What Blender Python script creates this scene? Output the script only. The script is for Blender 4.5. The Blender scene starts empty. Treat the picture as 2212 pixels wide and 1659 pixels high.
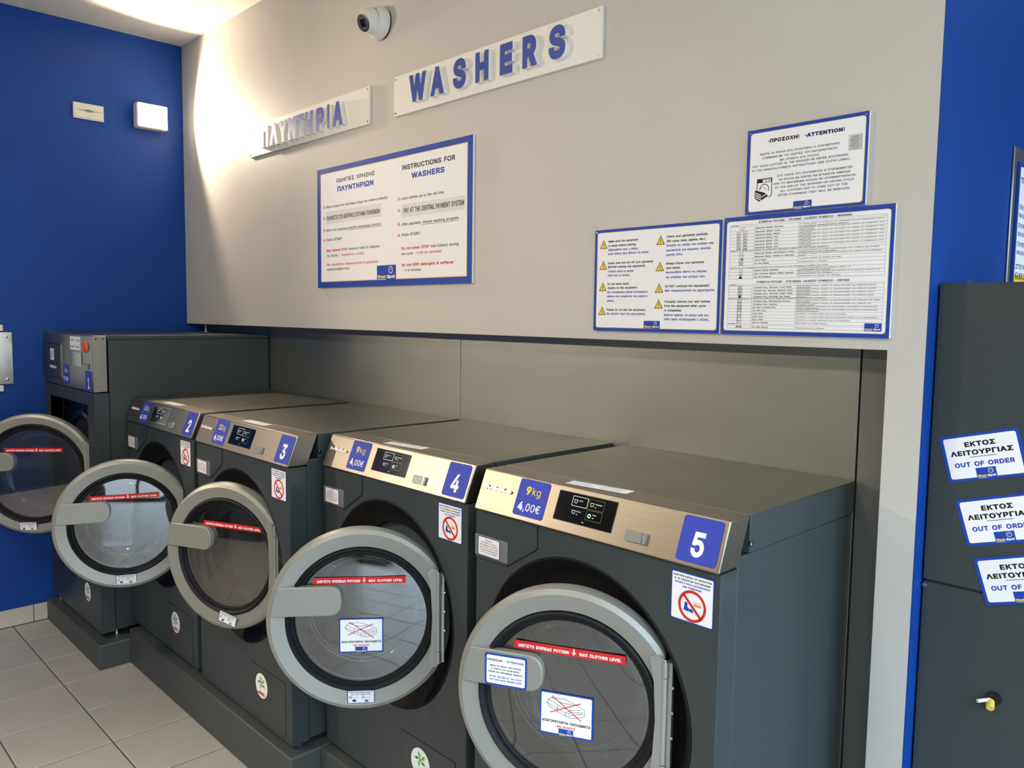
import bpy, bmesh, math, os, random
from mathutils import Vector, Matrix, geometry
random.seed(4)
PI = math.pi
SC = bpy.context.scene
COL = SC.collection

# ------------------------------------------------------------------ camera, world, lights, exposure
camd = bpy.data.cameras.new('camera'); cam = bpy.data.objects.new('camera', camd); COL.objects.link(cam)
F_PX, YAW, PITCH, ROLL = 1716.4, 0.7976, -0.0847, 0.0135
camd.sensor_fit = 'HORIZONTAL'; camd.sensor_width = 36.0; camd.lens = 36.0 * F_PX / 2212.0
camd.clip_start = 0.05; camd.clip_end = 100
fw = Vector((-math.sin(YAW), math.cos(YAW), 0)); rt = Vector((math.cos(YAW), math.sin(YAW), 0)); up = Vector((0, 0, 1))
Fv = fw * math.cos(PITCH) + up * math.sin(PITCH); Uv = up * math.cos(PITCH) - fw * math.sin(PITCH)
Rv = rt * math.cos(ROLL) + Uv * math.sin(ROLL); U2 = Uv * math.cos(ROLL) - rt * math.sin(ROLL)
M = Matrix((Rv, U2, -Fv)).transposed().to_4x4(); M.translation = Vector((5.1512, -2.088, 1.8071))
cam.matrix_world = M
SC.camera = cam

wd = bpy.data.worlds.new('daylight'); SC.world = wd; wd.use_nodes = True
bg = wd.node_tree.nodes['Background']; wn = wd.node_tree
gco = wn.nodes.new('ShaderNodeTexCoord'); gse = wn.nodes.new('ShaderNodeSeparateXYZ'); gra = wn.nodes.new('ShaderNodeValToRGB')
wn.links.new(gco.outputs['Generated'], gse.inputs[0]); wn.links.new(gse.outputs['Z'], gra.inputs[0]); wn.links.new(gra.outputs[0], bg.inputs[0])
gra.color_ramp.elements[0].position = 0.20; gra.color_ramp.elements[0].color = (0.17, 0.20, 0.23, 1)      # street and houses across it
gra.color_ramp.elements[1].position = 0.36; gra.color_ramp.elements[1].color = (0.58, 0.79, 1.0, 1)       # open sky above
bg.inputs[1].default_value = 9.5

SC.view_settings.view_transform = 'Standard'; SC.view_settings.look = 'None'
SC.view_settings.gamma = 1.0; SC.view_settings.use_curve_mapping = False
SC.view_settings.exposure = 0.24

WARM = (1.0, 0.82, 0.59)
LAMP_W = (105.0, 300.0)
def add_light(name, kind, loc, energy, color, **kw):
    l = bpy.data.lights.new(name, kind); l.energy = energy; l.color = color
    for k, v in kw.items(): setattr(l, k, v)
    o = bpy.data.objects.new(name, l); o.location = loc; COL.objects.link(o); return o
def aim(o, d): o.rotation_euler = Vector(d).to_track_quat('-Z', 'Y').to_euler()

ROOM_X, ROOM_Y, CEIL = 6.8, -4.7, 3.4652
WIN = (-4.3, 2.2, 0.0, 3.1)          # shop front opening in the far right wall, widened to brighten the blue wall: y0, y1, z0, z1
p = add_light('daylight_portal', 'AREA', (ROOM_X - 0.02, (WIN[0] + WIN[1]) / 2, (WIN[2] + WIN[3]) / 2), 1.0, (1, 1, 1),
              shape='RECTANGLE', size=WIN[3] - WIN[2], size_y=WIN[1] - WIN[0])
aim(p, (-1, 0, 0)); p.data.cycles.is_portal = True
for i, (lx, ly) in enumerate([(1.5, -3.0), (3.6, -3.0), (5.9, -3.2)]):
    l = add_light('ceiling_fill', 'AREA', (lx, ly, CEIL - 0.03), 30.0, (1.0, 0.87, 0.70), shape='DISK', size=0.35)  # unseen ceiling fill lights; the leftmost is added to brighten the floor
    aim(l, (0, 0, -1))

# ------------------------------------------------------------------ materials
def lin(c):
    return tuple((v / 255 / 12.92) if v / 255 <= 0.04045 else ((v / 255 + 0.055) / 1.055) ** 2.4 for v in c) + (1,)
MATS = {}
def mat(name, rgb, rough=0.5, metal=0.0, spec=0.5, noise=0.0, scale=8.0, bump=0.0, bscale=60.0, stretch=(1, 1, 1), coat=0.0, emit=0.0, rnoise=0.0):
    if name in MATS: return MATS[name]
    m = bpy.data.materials.new(name); m.use_nodes = True; nt = m.node_tree; b = nt.nodes['Principled BSDF']
    c = lin(rgb); b.inputs['Base Color'].default_value = c
    b.inputs['Roughness'].default_value = rough; b.inputs['Metallic'].default_value = metal
    b.inputs['Specular IOR Level'].default_value = spec; b.inputs['Coat Weight'].default_value = coat
    if emit: b.inputs['Emission Color'].default_value = c; b.inputs['Emission Strength'].default_value = emit
    if noise or bump or rnoise:
        tc = nt.nodes.new('ShaderNodeTexCoord'); mp = nt.nodes.new('ShaderNodeMapping'); mp.inputs['Scale'].default_value = stretch
        nt.links.new(tc.outputs['Object'], mp.inputs['Vector'])
    if noise:
        n = nt.nodes.new('ShaderNodeTexNoise'); n.inputs['Scale'].default_value = scale; n.inputs['Detail'].default_value = 6
        nt.links.new(mp.outputs[0], n.inputs['Vector'])
        r = nt.nodes.new('ShaderNodeValToRGB'); r.color_ramp.elements[0].position = 0.3; r.color_ramp.elements[1].position = 0.7
        r.color_ramp.elements[0].color = tuple(max(0, v * (1 - noise)) for v in c[:3]) + (1,)
        r.color_ramp.elements[1].color = tuple(min(1, v * (1 + noise)) for v in c[:3]) + (1,)
        nt.links.new(n.outputs['Fac'], r.inputs[0]); nt.links.new(r.outputs[0], b.inputs['Base Color'])
    if rnoise:
        n3 = nt.nodes.new('ShaderNodeTexNoise'); n3.inputs['Scale'].default_value = 4.0; n3.inputs['Detail'].default_value = 8
        nt.links.new(tc.outputs['Object'], n3.inputs['Vector'])
        mr = nt.nodes.new('ShaderNodeMapRange'); mr.inputs['From Min'].default_value = 0.3; mr.inputs['From Max'].default_value = 0.7
        mr.inputs['To Min'].default_value = rough - rnoise; mr.inputs['To Max'].default_value = rough + rnoise
        nt.links.new(n3.outputs['Fac'], mr.inputs['Value']); nt.links.new(mr.outputs[0], b.inputs['Roughness'])
    if bump:
        n2 = nt.nodes.new('ShaderNodeTexNoise'); n2.inputs['Scale'].default_value = bscale; n2.inputs['Detail'].default_value = 3
        nt.links.new(mp.outputs[0], n2.inputs['Vector'])
        bp = nt.nodes.new('ShaderNodeBump'); bp.inputs['Strength'].default_value = bump; bp.inputs['Distance'].default_value = 0.002
        nt.links.new(n2.outputs['Fac'], bp.inputs['Height']); nt.links.new(bp.outputs[0], b.inputs['Normal'])
    MATS[name] = m; return m

GREYWALL = mat('grey_wall_paint', (196, 192, 185), 0.6, bump=0.15, bscale=120, noise=0.02, scale=3)
BLUEWALL = mat('blue_wall_paint', (4, 62, 142), 0.5, spec=0.3, noise=0.04, scale=2)
CEILM = mat('ceiling_paint', (222, 218, 208), 0.8)
FRONTW = mat('front_wall_paint', (66, 68, 70), 0.6)
ANTH = mat('anthracite_paint', (56, 63, 64), 0.42, spec=0.4, bump=0.05, bscale=300)
ANTH2 = mat('anthracite_plinth', (68, 72, 71), 0.5, noise=0.10, scale=3, bump=0.2, bscale=40)
STEEL = mat('brushed_steel', (150, 142, 130), 0.38, metal=1.0, noise=0.05, scale=6, stretch=(1, 40, 40), rnoise=0.02)
STEELTOP = mat('lid_steel', (132, 131, 124), 0.36, metal=1.0, noise=0.04, scale=2.5, stretch=(1, 12, 1), rnoise=0.02)
PANELM = mat('panel_steel', (158, 161, 155), 0.50, metal=1.0, noise=0.05, scale=2.2, stretch=(1, 1, 3), bump=0.02, bscale=20, rnoise=0.03)
PLATE = mat('plate_steel', (205, 198, 185), 0.12, metal=1.0)
SILVER = mat('silver_plastic', (150, 149, 142), 0.42, metal=0.35, noise=0.02, scale=400, bump=0.08, bscale=500)
SILVER2 = mat('hinge_silver', (160, 160, 155), 0.35, metal=0.6)
BLACK = mat('black_plastic', (14, 14, 16), 0.35)
PORT = mat('porthole_black', (9, 9, 10), 0.6, spec=0.2)
RUBBER = mat('black_rubber', (14, 15, 20), 0.6, spec=0.3)
DARK = mat('dark_fill', (10, 10, 11), 0.7)  # near-black; also drawn as outlines in place of seam shadow
CHROME = mat('chrome', (220, 218, 212), 0.12, metal=1.0)
LOGOM = mat('logo_white', (232, 228, 216), 0.3)
WHITEP = mat('white_plastic', (226, 223, 216), 0.4)
SIGNW = mat('sign_white', (236, 233, 226), 0.35)
LETBLUE = mat('letter_blue', (40, 66, 160), 0.35)
TILE = mat('floor_tile', (172, 167, 158), 0.38, noise=0.05, scale=5, bump=0.04, bscale=80)
GROUT = mat('grout', (66, 62, 57), 0.9)
BASET = mat('baseboard_tile', (196, 188, 172), 0.4, noise=0.04, scale=6)
STRIP = mat('grey_handle', (126, 128, 128), 0.4, metal=0.3)
# printed inks
I_WHITE = mat('ink_white', (240, 240, 242), 0.55, spec=0.25)
I_BLUE = mat('ink_blue', (30, 68, 164), 0.55, spec=0.25)
I_LBL = mat('ink_label_blue', (52, 70, 176), 0.55, spec=0.25)
I_BLACK = mat('ink_black', (22, 22, 26), 0.55, spec=0.25)
I_NAVY = mat('ink_navy', (34, 40, 110), 0.55, spec=0.25)
I_TBLUE = mat('ink_text_blue', (44, 72, 176), 0.55, spec=0.25)
I_RED = mat('ink_red', (206, 42, 40), 0.55, spec=0.25)
I_YEL = mat('ink_yellow', (240, 208, 64), 0.55, spec=0.25)
I_GREEN = mat('ink_green', (40, 140, 60), 0.55, spec=0.25)
I_LGREEN = mat('ink_light_green', (120, 180, 40), 0.55, spec=0.25)
I_GOLD = mat('ink_gold_edge', (226, 200, 130), 0.55, spec=0.25)
I_ORANGE = mat('ink_orange', (224, 140, 40), 0.55, spec=0.25)
I_GREY = mat('ink_grey', (200, 200, 198), 0.55, spec=0.25)
I_PALE = mat('ink_pale_grey', (222, 221, 219), 0.55, spec=0.25)
I_LINE = mat('ink_line_grey', (120, 120, 122), 0.55, spec=0.25)
I_SCREEN = mat('screen_text', (225, 235, 235), 0.4, emit=0.5)
I_SCRG = mat('screen_green', (120, 150, 60), 0.4, emit=0.12)
SCREEN = mat('screen_black', (10, 11, 12), 0.12)

def glass_mat(name, base, tint=(1, 1, 1)):
    m = bpy.data.materials.new(name); m.use_nodes = True; nt = m.node_tree; nt.nodes.clear()
    out = nt.nodes.new('ShaderNodeOutputMaterial'); mx = nt.nodes.new('ShaderNodeMixShader')
    tr = nt.nodes.new('ShaderNodeBsdfTransparent'); gl = nt.nodes.new('ShaderNodeBsdfGlossy'); fr = nt.nodes.new('ShaderNodeFresnel')
    tr.inputs[0].default_value = tint + (1,); gl.inputs['Roughness'].default_value = 0.03
    fr.inputs[0].default_value = 1.52
    ad = nt.nodes.new('ShaderNodeMath'); ad.operation = 'ADD'; ad.use_clamp = True; ad.inputs[1].default_value = base
    nt.links.new(fr.outputs[0], ad.inputs[0]); nt.links.new(ad.outputs[0], mx.inputs[0])
    nt.links.new(tr.outputs[0], mx.inputs[1]); nt.links.new(gl.outputs[0], mx.inputs[2]); nt.links.new(mx.outputs[0], out.inputs[0])
    return m
GLASS = glass_mat('door_glass', 0.17, (0.66, 0.69, 0.72))
BOWL = glass_mat('bowl_glass', 0.02, (0.62, 0.65, 0.68))
EDGE = glass_mat('glass_glint', 0.30, (0.9, 0.92, 0.94))  # more reflective than the bowl, for its bright highlight arcs
def lamp_mat():
    m = bpy.data.materials.new('lamp_glow'); m.use_nodes = True; b = m.node_tree.nodes['Principled BSDF']
    b.inputs['Emission Color'].default_value = (1.0, 0.93, 0.80, 1); b.inputs['Emission Strength'].default_value = 9.0
    return m
GLOW = lamp_mat()
def drum_mat():
    m = bpy.data.materials.new('perforated_drum'); m.use_nodes = True; nt = m.node_tree; b = nt.nodes['Principled BSDF']
    b.inputs['Metallic'].default_value = 1.0; b.inputs['Roughness'].default_value = 0.3
    tc = nt.nodes.new('ShaderNodeTexCoord'); v = nt.nodes.new('ShaderNodeTexVoronoi'); v.inputs['Scale'].default_value = 28.0; v.inputs['Randomness'].default_value = 0.15
    r = nt.nodes.new('ShaderNodeValToRGB'); r.color_ramp.elements[0].position = 0.20; r.color_ramp.elements[1].position = 0.26
    r.color_ramp.elements[0].color = (0.01, 0.01, 0.01, 1); r.color_ramp.elements[1].color = (0.14, 0.14, 0.14, 1)
    nt.links.new(tc.outputs['Object'], v.inputs['Vector']); nt.links.new(v.outputs['Distance'], r.inputs[0]); nt.links.new(r.outputs[0], b.inputs['Base Color'])
    return m
DRUM = drum_mat()

# ------------------------------------------------------------------ mesh builder
class MB:
    def __init__(s): s.v = []; s.f = []; s.mi = []; s.mats = []
    def m(s, material):
        if material not in s.mats: s.mats.append(material)
        return s.mats.index(material)
    def add(s, vs, fs, material):
        o = len(s.v); k = s.m(material); s.v += [tuple(v) for v in vs]
        for f in fs: s.f.append(tuple(i + o for i in f)); s.mi.append(k)
        return s
    def box(s, x0, x1, y0, y1, z0, z1, material):
        vs = [(x, y, z) for z in (z0, z1) for y in (y0, y1) for x in (x0, x1)]
        return s.add(vs, [(0, 2, 3, 1), (4, 5, 7, 6), (0, 1, 5, 4), (2, 6, 7, 3), (0, 4, 6, 2), (1, 3, 7, 5)], material)
    def prism_x(s, prof, x0, x1, material):       # prof: (y, z) counter-clockwise seen from +x
        n = len(prof); vs = [(x0, y, z) for y, z in prof] + [(x1, y, z) for y, z in prof]
        fs = [tuple(reversed(range(n))), tuple(range(n, 2 * n))] + [(i, (i + 1) % n, n + (i + 1) % n, n + i) for i in range(n)]
        return s.add(vs, fs, material)
    def prism_y(s, prof, y0, y1, material):       # prof: (x, z), front at y0
        n = len(prof); vs = [(x, y0, z) for x, z in prof] + [(x, y1, z) for x, z in prof]
        fs = [tuple(range(n)), tuple(reversed(range(n, 2 * n)))] + [((i + 1) % n, i, n + i, n + (i + 1) % n) for i in range(n)]
        return s.add(vs, fs, material)
    def prism_z(s, prof, z0, z1, material):
        n = len(prof); vs = [(x, y, z0) for x, y in prof] + [(x, y, z1) for x, y in prof]
        fs = [tuple(reversed(range(n))), tuple(range(n, 2 * n))] + [(i, (i + 1) % n, n + (i + 1) % n, n + i) for i in range(n)]
        return s.add(vs, fs, material)
    def lathe_y(s, prof, material, c=(0, 0, 0), n=72, xmax=None, closed=False):   # prof: (r, y) about an axis along y
        vs = []; fs = []; k = len(prof)
        for i in range(n):
            a = 2 * PI * i / n
            for r, y in prof:
                x = r * math.cos(a)
                if xmax is not None: x = min(x, xmax)
                vs.append((c[0] + x, c[1] + y, c[2] + r * math.sin(a)))
        for i in range(n):
            j = (i + 1) % n
            for q in range(k if closed else k - 1):
                w = (q + 1) % k
                fs.append((i * k + q, j * k + q, j * k + w, i * k + w))
        return s.add(vs, fs, material)
    def cyl(s, p0, p1, r, material, n=16, r1=None):
        p0 = Vector(p0); p1 = Vector(p1); d = (p1 - p0).normalized(); a = d.orthogonal().normalized(); b = d.cross(a); r1 = r if r1 is None else r1
        vs = [p0 + (a * math.cos(t) + b * math.sin(t)) * r for t in [2 * PI * i / n for i in range(n)]] + [p1 + (a * math.cos(t) + b * math.sin(t)) * r1 for t in [2 * PI * i / n for i in range(n)]]
        fs = [(i, (i + 1) % n, n + (i + 1) % n, n + i) for i in range(n)] + [tuple(reversed(range(n))), tuple(range(n, 2 * n))]
        return s.add(vs, fs, material)
    def build(s, name, parent=None, bevel=0.0, segs=2, smooth=40, loc=None):
        me = bpy.data.meshes.new(name); me.from_pydata(s.v, [], s.f)
        for m_ in s.mats: me.materials.append(m_)
        me.polygons.foreach_set('material_index', s.mi)
        if smooth:
            me.polygons.foreach_set('use_smooth', [True] * len(me.polygons)); me.set_sharp_from_angle(angle=math.radians(smooth))
        me.update()
        o = bpy.data.objects.new(name, me); COL.objects.link(o)
        if parent: o.parent = parent
        if loc: o.location = loc
        if bevel:
            b = o.modifiers.new('edge', 'BEVEL'); b.width = bevel; b.segments = segs; b.limit_method = 'ANGLE'; b.angle_limit = math.radians(40)
        return o
def tag(o, label, cat, group=None):
    o['label'] = label; o['category'] = cat
    if group: o['group'] = group
    return o
def struct(o): o['kind'] = 'structure'; return o
def empty(name, loc, parent=None):
    o = bpy.data.objects.new(name, None); o.location = loc; o.empty_display_size = 0.1; COL.objects.link(o)
    if parent: o.parent = parent
    return o
def place(o, origin, ex, ey):
    ex = Vector(ex).normalized(); ey = Vector(ey).normalized(); ez = ex.cross(ey)
    m_ = Matrix((ex, ey, ez)).transposed().to_4x4(); m_.translation = Vector(origin); o.matrix_local = m_; return o
WX, WZ = (1, 0, 0), (0, 0, 1)

# ------------------------------------------------------------------ lettering
FONTS = {}
def font():
    if 'f' not in FONTS:
        try:
            FONTS['f'] = bpy.data.fonts.load(os.path.join(bpy.utils.system_resource('DATAFILES', path='fonts'), 'Inter.woff2'))
        except Exception:
            FONTS['f'] = None
    return FONTS['f']
GL = {}
def contours(body, offset=0.0, res=3):
    c = bpy.data.curves.new('glyph', 'FONT'); c.body = body; c.resolution_u = res; c.offset = offset; c.fill_mode = 'NONE'
    if font(): c.font = font()
    o = bpy.data.objects.new('glyph', c); me = bpy.data.meshes.new_from_object(o)
    adj = {}
    for e in me.edges:
        a, b = e.vertices; adj.setdefault(a, []).append(b); adj.setdefault(b, []).append(a)
    P = [(v.co.x, v.co.y) for v in me.vertices]; seen = set(); out = []
    for s0 in range(len(P)):
        if s0 in seen or s0 not in adj: continue
        loop = [s0]; seen.add(s0); cur = s0
        while True:
            nx = [q for q in adj[cur] if q not in seen]
            if not nx: break
            cur = nx[0]; seen.add(cur); loop.append(cur)
        pts = [P[i] for i in loop]; cl = []
        for q in pts:
            if not cl or abs(q[0] - cl[-1][0]) + abs(q[1] - cl[-1][1]) > 4e-3: cl.append(q)
        if len(cl) > 2 and abs(cl[0][0] - cl[-1][0]) + abs(cl[0][1] - cl[-1][1]) < 4e-3: cl.pop()
        if len(cl) > 2: out.append(cl)
    bpy.data.objects.remove(o); bpy.data.meshes.remove(me); bpy.data.curves.remove(c)
    return out
def area(c): return sum(c[i - 1][0] * c[i][1] - c[i][0] * c[i - 1][1] for i in range(len(c))) / 2
def winding(x, y, cs):
    w = 0
    for c in cs:
        for i in range(len(c)):
            (x0, y0), (x1, y1) = c[i - 1], c[i]
            if (y0 <= y) != (y1 <= y):
                t = (y - y0) / (y1 - y0)
                if x0 + t * (x1 - x0) > x: w += 1 if y1 > y0 else -1
    return w
def fill(cs):
    vs = []; es = []
    for c in cs:
        o = len(vs); n = len(c); vs += [Vector(p) for p in c]; es += [(o + i, o + (i + 1) % n) for i in range(n)]
    rv, _, rf = geometry.delaunay_2d_cdt(vs, es, [], 0, 1e-6)[:3]
    tris = []
    for f in rf:
        cx = sum(rv[i].x for i in f) / len(f); cy = sum(rv[i].y for i in f) / len(f)
        if winding(cx, cy, cs): tris.append(tuple(f))
    return [(v.x, v.y) for v in rv], tris
def fatten(c, d):
    # push a contour outwards (font outlines keep the ink on one side of the path)
    n = len(c); out = []
    for i in range(n):
        (ax, ay), (bx, by), (cx, cy) = c[i - 1], c[i], c[(i + 1) % n]
        l1 = math.hypot(bx - ax, by - ay) or 1e-9; l2 = math.hypot(cx - bx, cy - by) or 1e-9
        n1 = (-(by - ay) / l1, (bx - ax) / l1); n2 = (-(cy - by) / l2, (cx - bx) / l2)
        mx, my = n1[0] + n2[0], n1[1] + n2[1]; q = mx * mx + my * my
        k = min(2.0 / q, 1.6) if q > 1e-6 else 1.0
        out.append((bx + mx * k * d, by + my * k * d))
    return out
def orient(cs):
    # biggest contour decides which way the ink lies; returns contours whose outer loops run clockwise
    if area(max(cs, key=lambda c: abs(area(c)))) > 0: cs = [c[::-1] for c in cs]
    return cs
BAR = []
def glyph(ch, bold=0.0):
    if bold:
        bold = round(bold / .04) * .04 * (.5 if ch in 'ij!:;' else 1); key = (ch, bold)
        if key not in GL:
            vs, fs, adv, cs = glyph(ch)
            if cs:
                cs2 = [fatten(c, bold * CAP * .34) for c in orient(cs)]; vs, fs = fill(cs2)
            GL[key] = (vs, fs, adv + bold * CAP * .40, cs)
        return GL[key]
    if ch in GL: return GL[ch]
    if not BAR: BAR.append(min(p[0] for p in contours('|')[0]))
    if ch == ' ': GL[ch] = ([], [], 0.28, []); return GL[ch]
    cs = contours(ch + '|')
    cs.sort(key=lambda c: min(p[0] for p in c)); bar = cs.pop()
    adv = min(p[0] for p in bar) - BAR[0]
    vs, fs = fill(cs) if cs else ([], [])
    GL[ch] = (vs, fs, adv, cs); return GL[ch]
CAP = 0.727
def text_width(s, bold=0.0): return sum(glyph(c, bold)[2] for c in s.replace('I', '\u0399'))

class Print(MB):
    """flat printed matter in the xy plane; z layers are fractions of a millimetre"""
    LZ = 0.00035
    def z(s, k): return k * s.LZ
    def poly(s, pts, material, k=1): return s.add([(x, y, s.z(k)) for x, y in pts], [tuple(range(len(pts)))], material)
    def rrect(s, x0, y0, x1, y1, r=0.0):
        if r <= 0: return [(x0, y0), (x1, y0), (x1, y1), (x0, y1)]
        out = []
        for cx, cy, a0 in ((x1 - r, y0 + r, -PI / 2), (x1 - r, y1 - r, 0), (x0 + r, y1 - r, PI / 2), (x0 + r, y0 + r, PI)):
            for i in range(6): a = a0 + PI / 2 * i / 5; out.append((cx + r * math.cos(a), cy + r * math.sin(a)))
        return out
    def rect(s, x0, y0, x1, y1, material, k=1, r=0.0): return s.poly(s.rrect(x0, y0, x1, y1, r), material, k)
    def slab(s, x0, y0, x1, y1, material, t, r=0.0, edge=None):   # solid plate whose face is z = 0
        s.prism_z(s.rrect(x0, y0, x1, y1, r), -t, 0, edge or material)
        return s.rect(x0, y0, x1, y1, material, 0.3, r)
    def line(s, pts, w, material, k=2, closed=False):
        n = len(pts)
        for i in range(n if closed else n - 1):
            (x0, y0), (x1, y1) = pts[i], pts[(i + 1) % n]; d = math.hypot(x1 - x0, y1 - y0) or 1e-9
            ux, uy = (x1 - x0) / d * w / 2, (y1 - y0) / d * w / 2
            s.poly([(x0 - ux + uy, y0 - uy - ux), (x1 + ux + uy, y1 + uy - ux), (x1 + ux - uy, y1 + uy + ux), (x0 - ux - uy, y0 - uy + ux)], material, k)
        return s
    def disc(s, cx, cy, r, material, k=2, ry=None, n=24):
        ry = ry or r; return s.poly([(cx + r * math.cos(2 * PI * i / n), cy + ry * math.sin(2 * PI * i / n)) for i in range(n)], material, k)
    def ring(s, cx, cy, r0, r1, material, k=2, n=36, a0=0, a1=2 * PI):
        vs = []; 
        for i in range(n + 1):
            a = a0 + (a1 - a0) * i / n
            vs += [(cx + r0 * math.cos(a), cy + r0 * math.sin(a), s.z(k)), (cx + r1 * math.cos(a), cy + r1 * math.sin(a), s.z(k))]
        return s.add(vs, [(2 * i, 2 * i + 1, 2 * i + 3, 2 * i + 2) for i in range(n)], material)
    def text(s, t, x, y, h, material, w=None, align='l', bold=0.0, k=2, slant=0.0):
        return s.runs([(t, material, bold)], x, y, h, w, align, k, slant)
    def runs(s, rs, x, y, h, w=None, align='l', k=2, slant=0.0):
        tot = sum(text_width(t, b_) for t, _, b_ in rs); sy = h / CAP; sx = (w / tot) if w else sy; W = tot * sx
        px = x - (W if align == 'r' else W / 2 if align == 'c' else 0)
        for t, material, bold in rs:
            for ch in t.replace('I', '\u0399'):
                vs, fs, adv, cs = glyph(ch, bold)
                if fs: s.add([(px + vx * sx + vy * sy * slant, y + vy * sy, s.z(k)) for vx, vy in vs], fs, material)
                px += adv * sx
        return s
    def brand_box(s, x0, y0, x1, y1, k=2):     # the small blue company mark: yellow + white words under a drum ring
        W, H = x1 - x0, y1 - y0
        s.rect(x0, y0, x1, y1, I_BLUE, k)
        s.text('Wash', x0 + W * .04, y0 + H * .16, H * .27, I_YEL, W * .45, bold=.16, k=k + 1)
        s.text('Spot', x0 + W * .53, y0 + H * .16, H * .27, I_WHITE, W * .42, bold=.16, k=k + 1)
        s.line([(x0 + W * .05, y0 + H * .07), (x0 + W * .48, y0 + H * .07)], H * .035, I_WHITE, k + 1)
        cx, cy, r = x0 + W * .73, y0 + H * .68, H * .24
        s.ring(cx, cy, r * .72, r, I_GREY, k + 1); s.disc(cx, cy - r * .1, r * .55, I_TBLUE, k + 1); s.ring(cx, cy, r * .2, r * .38, I_GREY, k + 1.3, a0=0.2, a1=PI - .2)
        return s
    def build(s, name, parent=None, **kw): return MB.build(s, name, parent, smooth=0)

def letter_mesh(ch, w, h, depth, face, side, name, parent, offset=0.035):
    cs = [fatten(c, offset) for c in orient(contours(ch, 0, 6))]
    x0 = min(p[0] for c in cs for p in c); x1 = max(p[0] for c in cs for p in c); y0 = min(p[1] for c in cs for p in c); y1 = max(p[1] for c in cs for p in c)
    cs = [[((a - x0) / (x1 - x0) * w, (b - y0) / (y1 - y0) * h) for a, b in c] for c in cs]
    vs, fs = fill(cs); mb = MB()
    mb.add([(a, b, depth) for a, b in vs], fs, face)
    for c in cs:
        n = len(c); V = [(a, b, 0) for a, b in c] + [(a, b, depth) for a, b in c]
        mb.add(V, [(i, (i + 1) % n, n + (i + 1) % n, n + i) for i in range(n)], side)
    return mb.build(name, parent, smooth=0)

# ------------------------------------------------------------------ the room
XR = 4.4627; ZB = 1.735; OPEN_R = 4.3726; YP = 0.118
def slab(name, *a): return struct(MB().box(*a).build(name, smooth=0))
fl = slab('floor', -0.1, ROOM_X + .1, ROOM_Y - .1, 2.6, -0.12, -0.0035, GROUT)
TX, TY, TX0, TY0 = 0.3541, 0.3429, 0.2824, -1.0363
def tile_mesh(w, d):
    mb = MB(); e = .0035
    v = [(0, 0, -.008), (w, 0, -.008), (w, d, -.008), (0, d, -.008), (0, 0, -.002), (w, 0, -.002), (w, d, -.002), (0, d, -.002), (e, e, 0), (w - e, e, 0), (w - e, d - e, 0), (e, d - e, 0)]
    mb.add(v, [(0, 1, 5, 4), (1, 2, 6, 5), (2, 3, 7, 6), (3, 0, 4, 7), (4, 5, 9, 8), (5, 6, 10, 9), (6, 7, 11, 10), (7, 4, 8, 11), (8, 9, 10, 11)], TILE)
    return mb
G = 0.0025
t0 = tile_mesh(TX - 2 * G, TY - 2 * G).build('tile', fl, smooth=0); TM = t0.data
first = True
ph = tile_mesh(TX0 - .01 - 2 * G, TY - 2 * G)
pm = None
for j in range(-2, 10):
    for i in range(-1, 20):
        y = TY0 - TY * (j + 0) + G - TY; x = TX0 + TX * i + G
        if y < ROOM_Y: continue
        if i == -1:
            if pm is None: o = ph.build('tile', fl, smooth=0); pm = o.data
            else: o = bpy.data.objects.new('tile', pm); COL.objects.link(o); o.parent = fl
            o.location = (0.01 + G, y, 0)
        else:
            if first: o = t0; first = False
            else: o = bpy.data.objects.new('tile', TM); COL.objects.link(o); o.parent = fl
            o.location = (x, y, random.uniform(-.0003, .0003))
slab('ceiling', -0.1, ROOM_X + .1, ROOM_Y - .1, 2.6, CEIL, CEIL + .1, CEILM)
slab('wall_left', -0.12, 0, ROOM_Y - .1, 0.3, -.1, CEIL + .05, BLUEWALL)
slab('wall_front', -0.1, ROOM_X + .1, ROOM_Y - .12, ROOM_Y, -.1, CEIL + .05, FRONTW)
# grey wall: boxed-out upper part over the machines and the narrow post at its right
wb = MB(); wb.box(0.0, XR, 0, YP + .06, ZB, CEIL + .02, GREYWALL); wb.box(OPEN_R, XR, 0, YP + .06, -0.01, ZB, GREYWALL)
struct(wb.build('wall_back', smooth=0))
slab('wall_recess', -0.05, XR - .002, 0.19, 0.30, -.05, CEIL, GREYWALL)
slab('wall_right', XR - .12, XR, YP + .06, 2.5, -.05, CEIL + .02, BLUEWALL)
edge_paint = MB().box(XR, XR + .004, 0.001, YP + .06, -.01, CEIL, BLUEWALL); struct(edge_paint.build('trim_1', smooth=0))
slab('wall_alcove', XR - .1, ROOM_X + .1, 2.5, 2.6, -.05, CEIL + .02, FRONTW)
# far right wall with the shop front opening
wr = MB(); y0, y1, z0, z1 = WIN
wr.box(ROOM_X, ROOM_X + .12, ROOM_Y - .1, y0, -.05, CEIL, FRONTW); wr.box(ROOM_X, ROOM_X + .12, y1, 2.6, -.05, CEIL, FRONTW); wr.box(ROOM_X, ROOM_X + .12, y0, y1, z1, CEIL, FRONTW)
struct(wr.build('wall_window', smooth=0))
wf = MB()
for k in range(8):
    yy = y0 + (y1 - y0) * k / 7; wf.box(ROOM_X + .02, ROOM_X + .08, yy - .03, yy + .03, z0, z1, BLACK)
wf.box(ROOM_X + .02, ROOM_X + .08, y0, y1, z1 - .06, z1, BLACK); wf.box(ROOM_X + .02, ROOM_X + .08, y0, y1, 0.0, .10, BLACK)
struct(wf.build('window_1', smooth=0))
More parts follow.
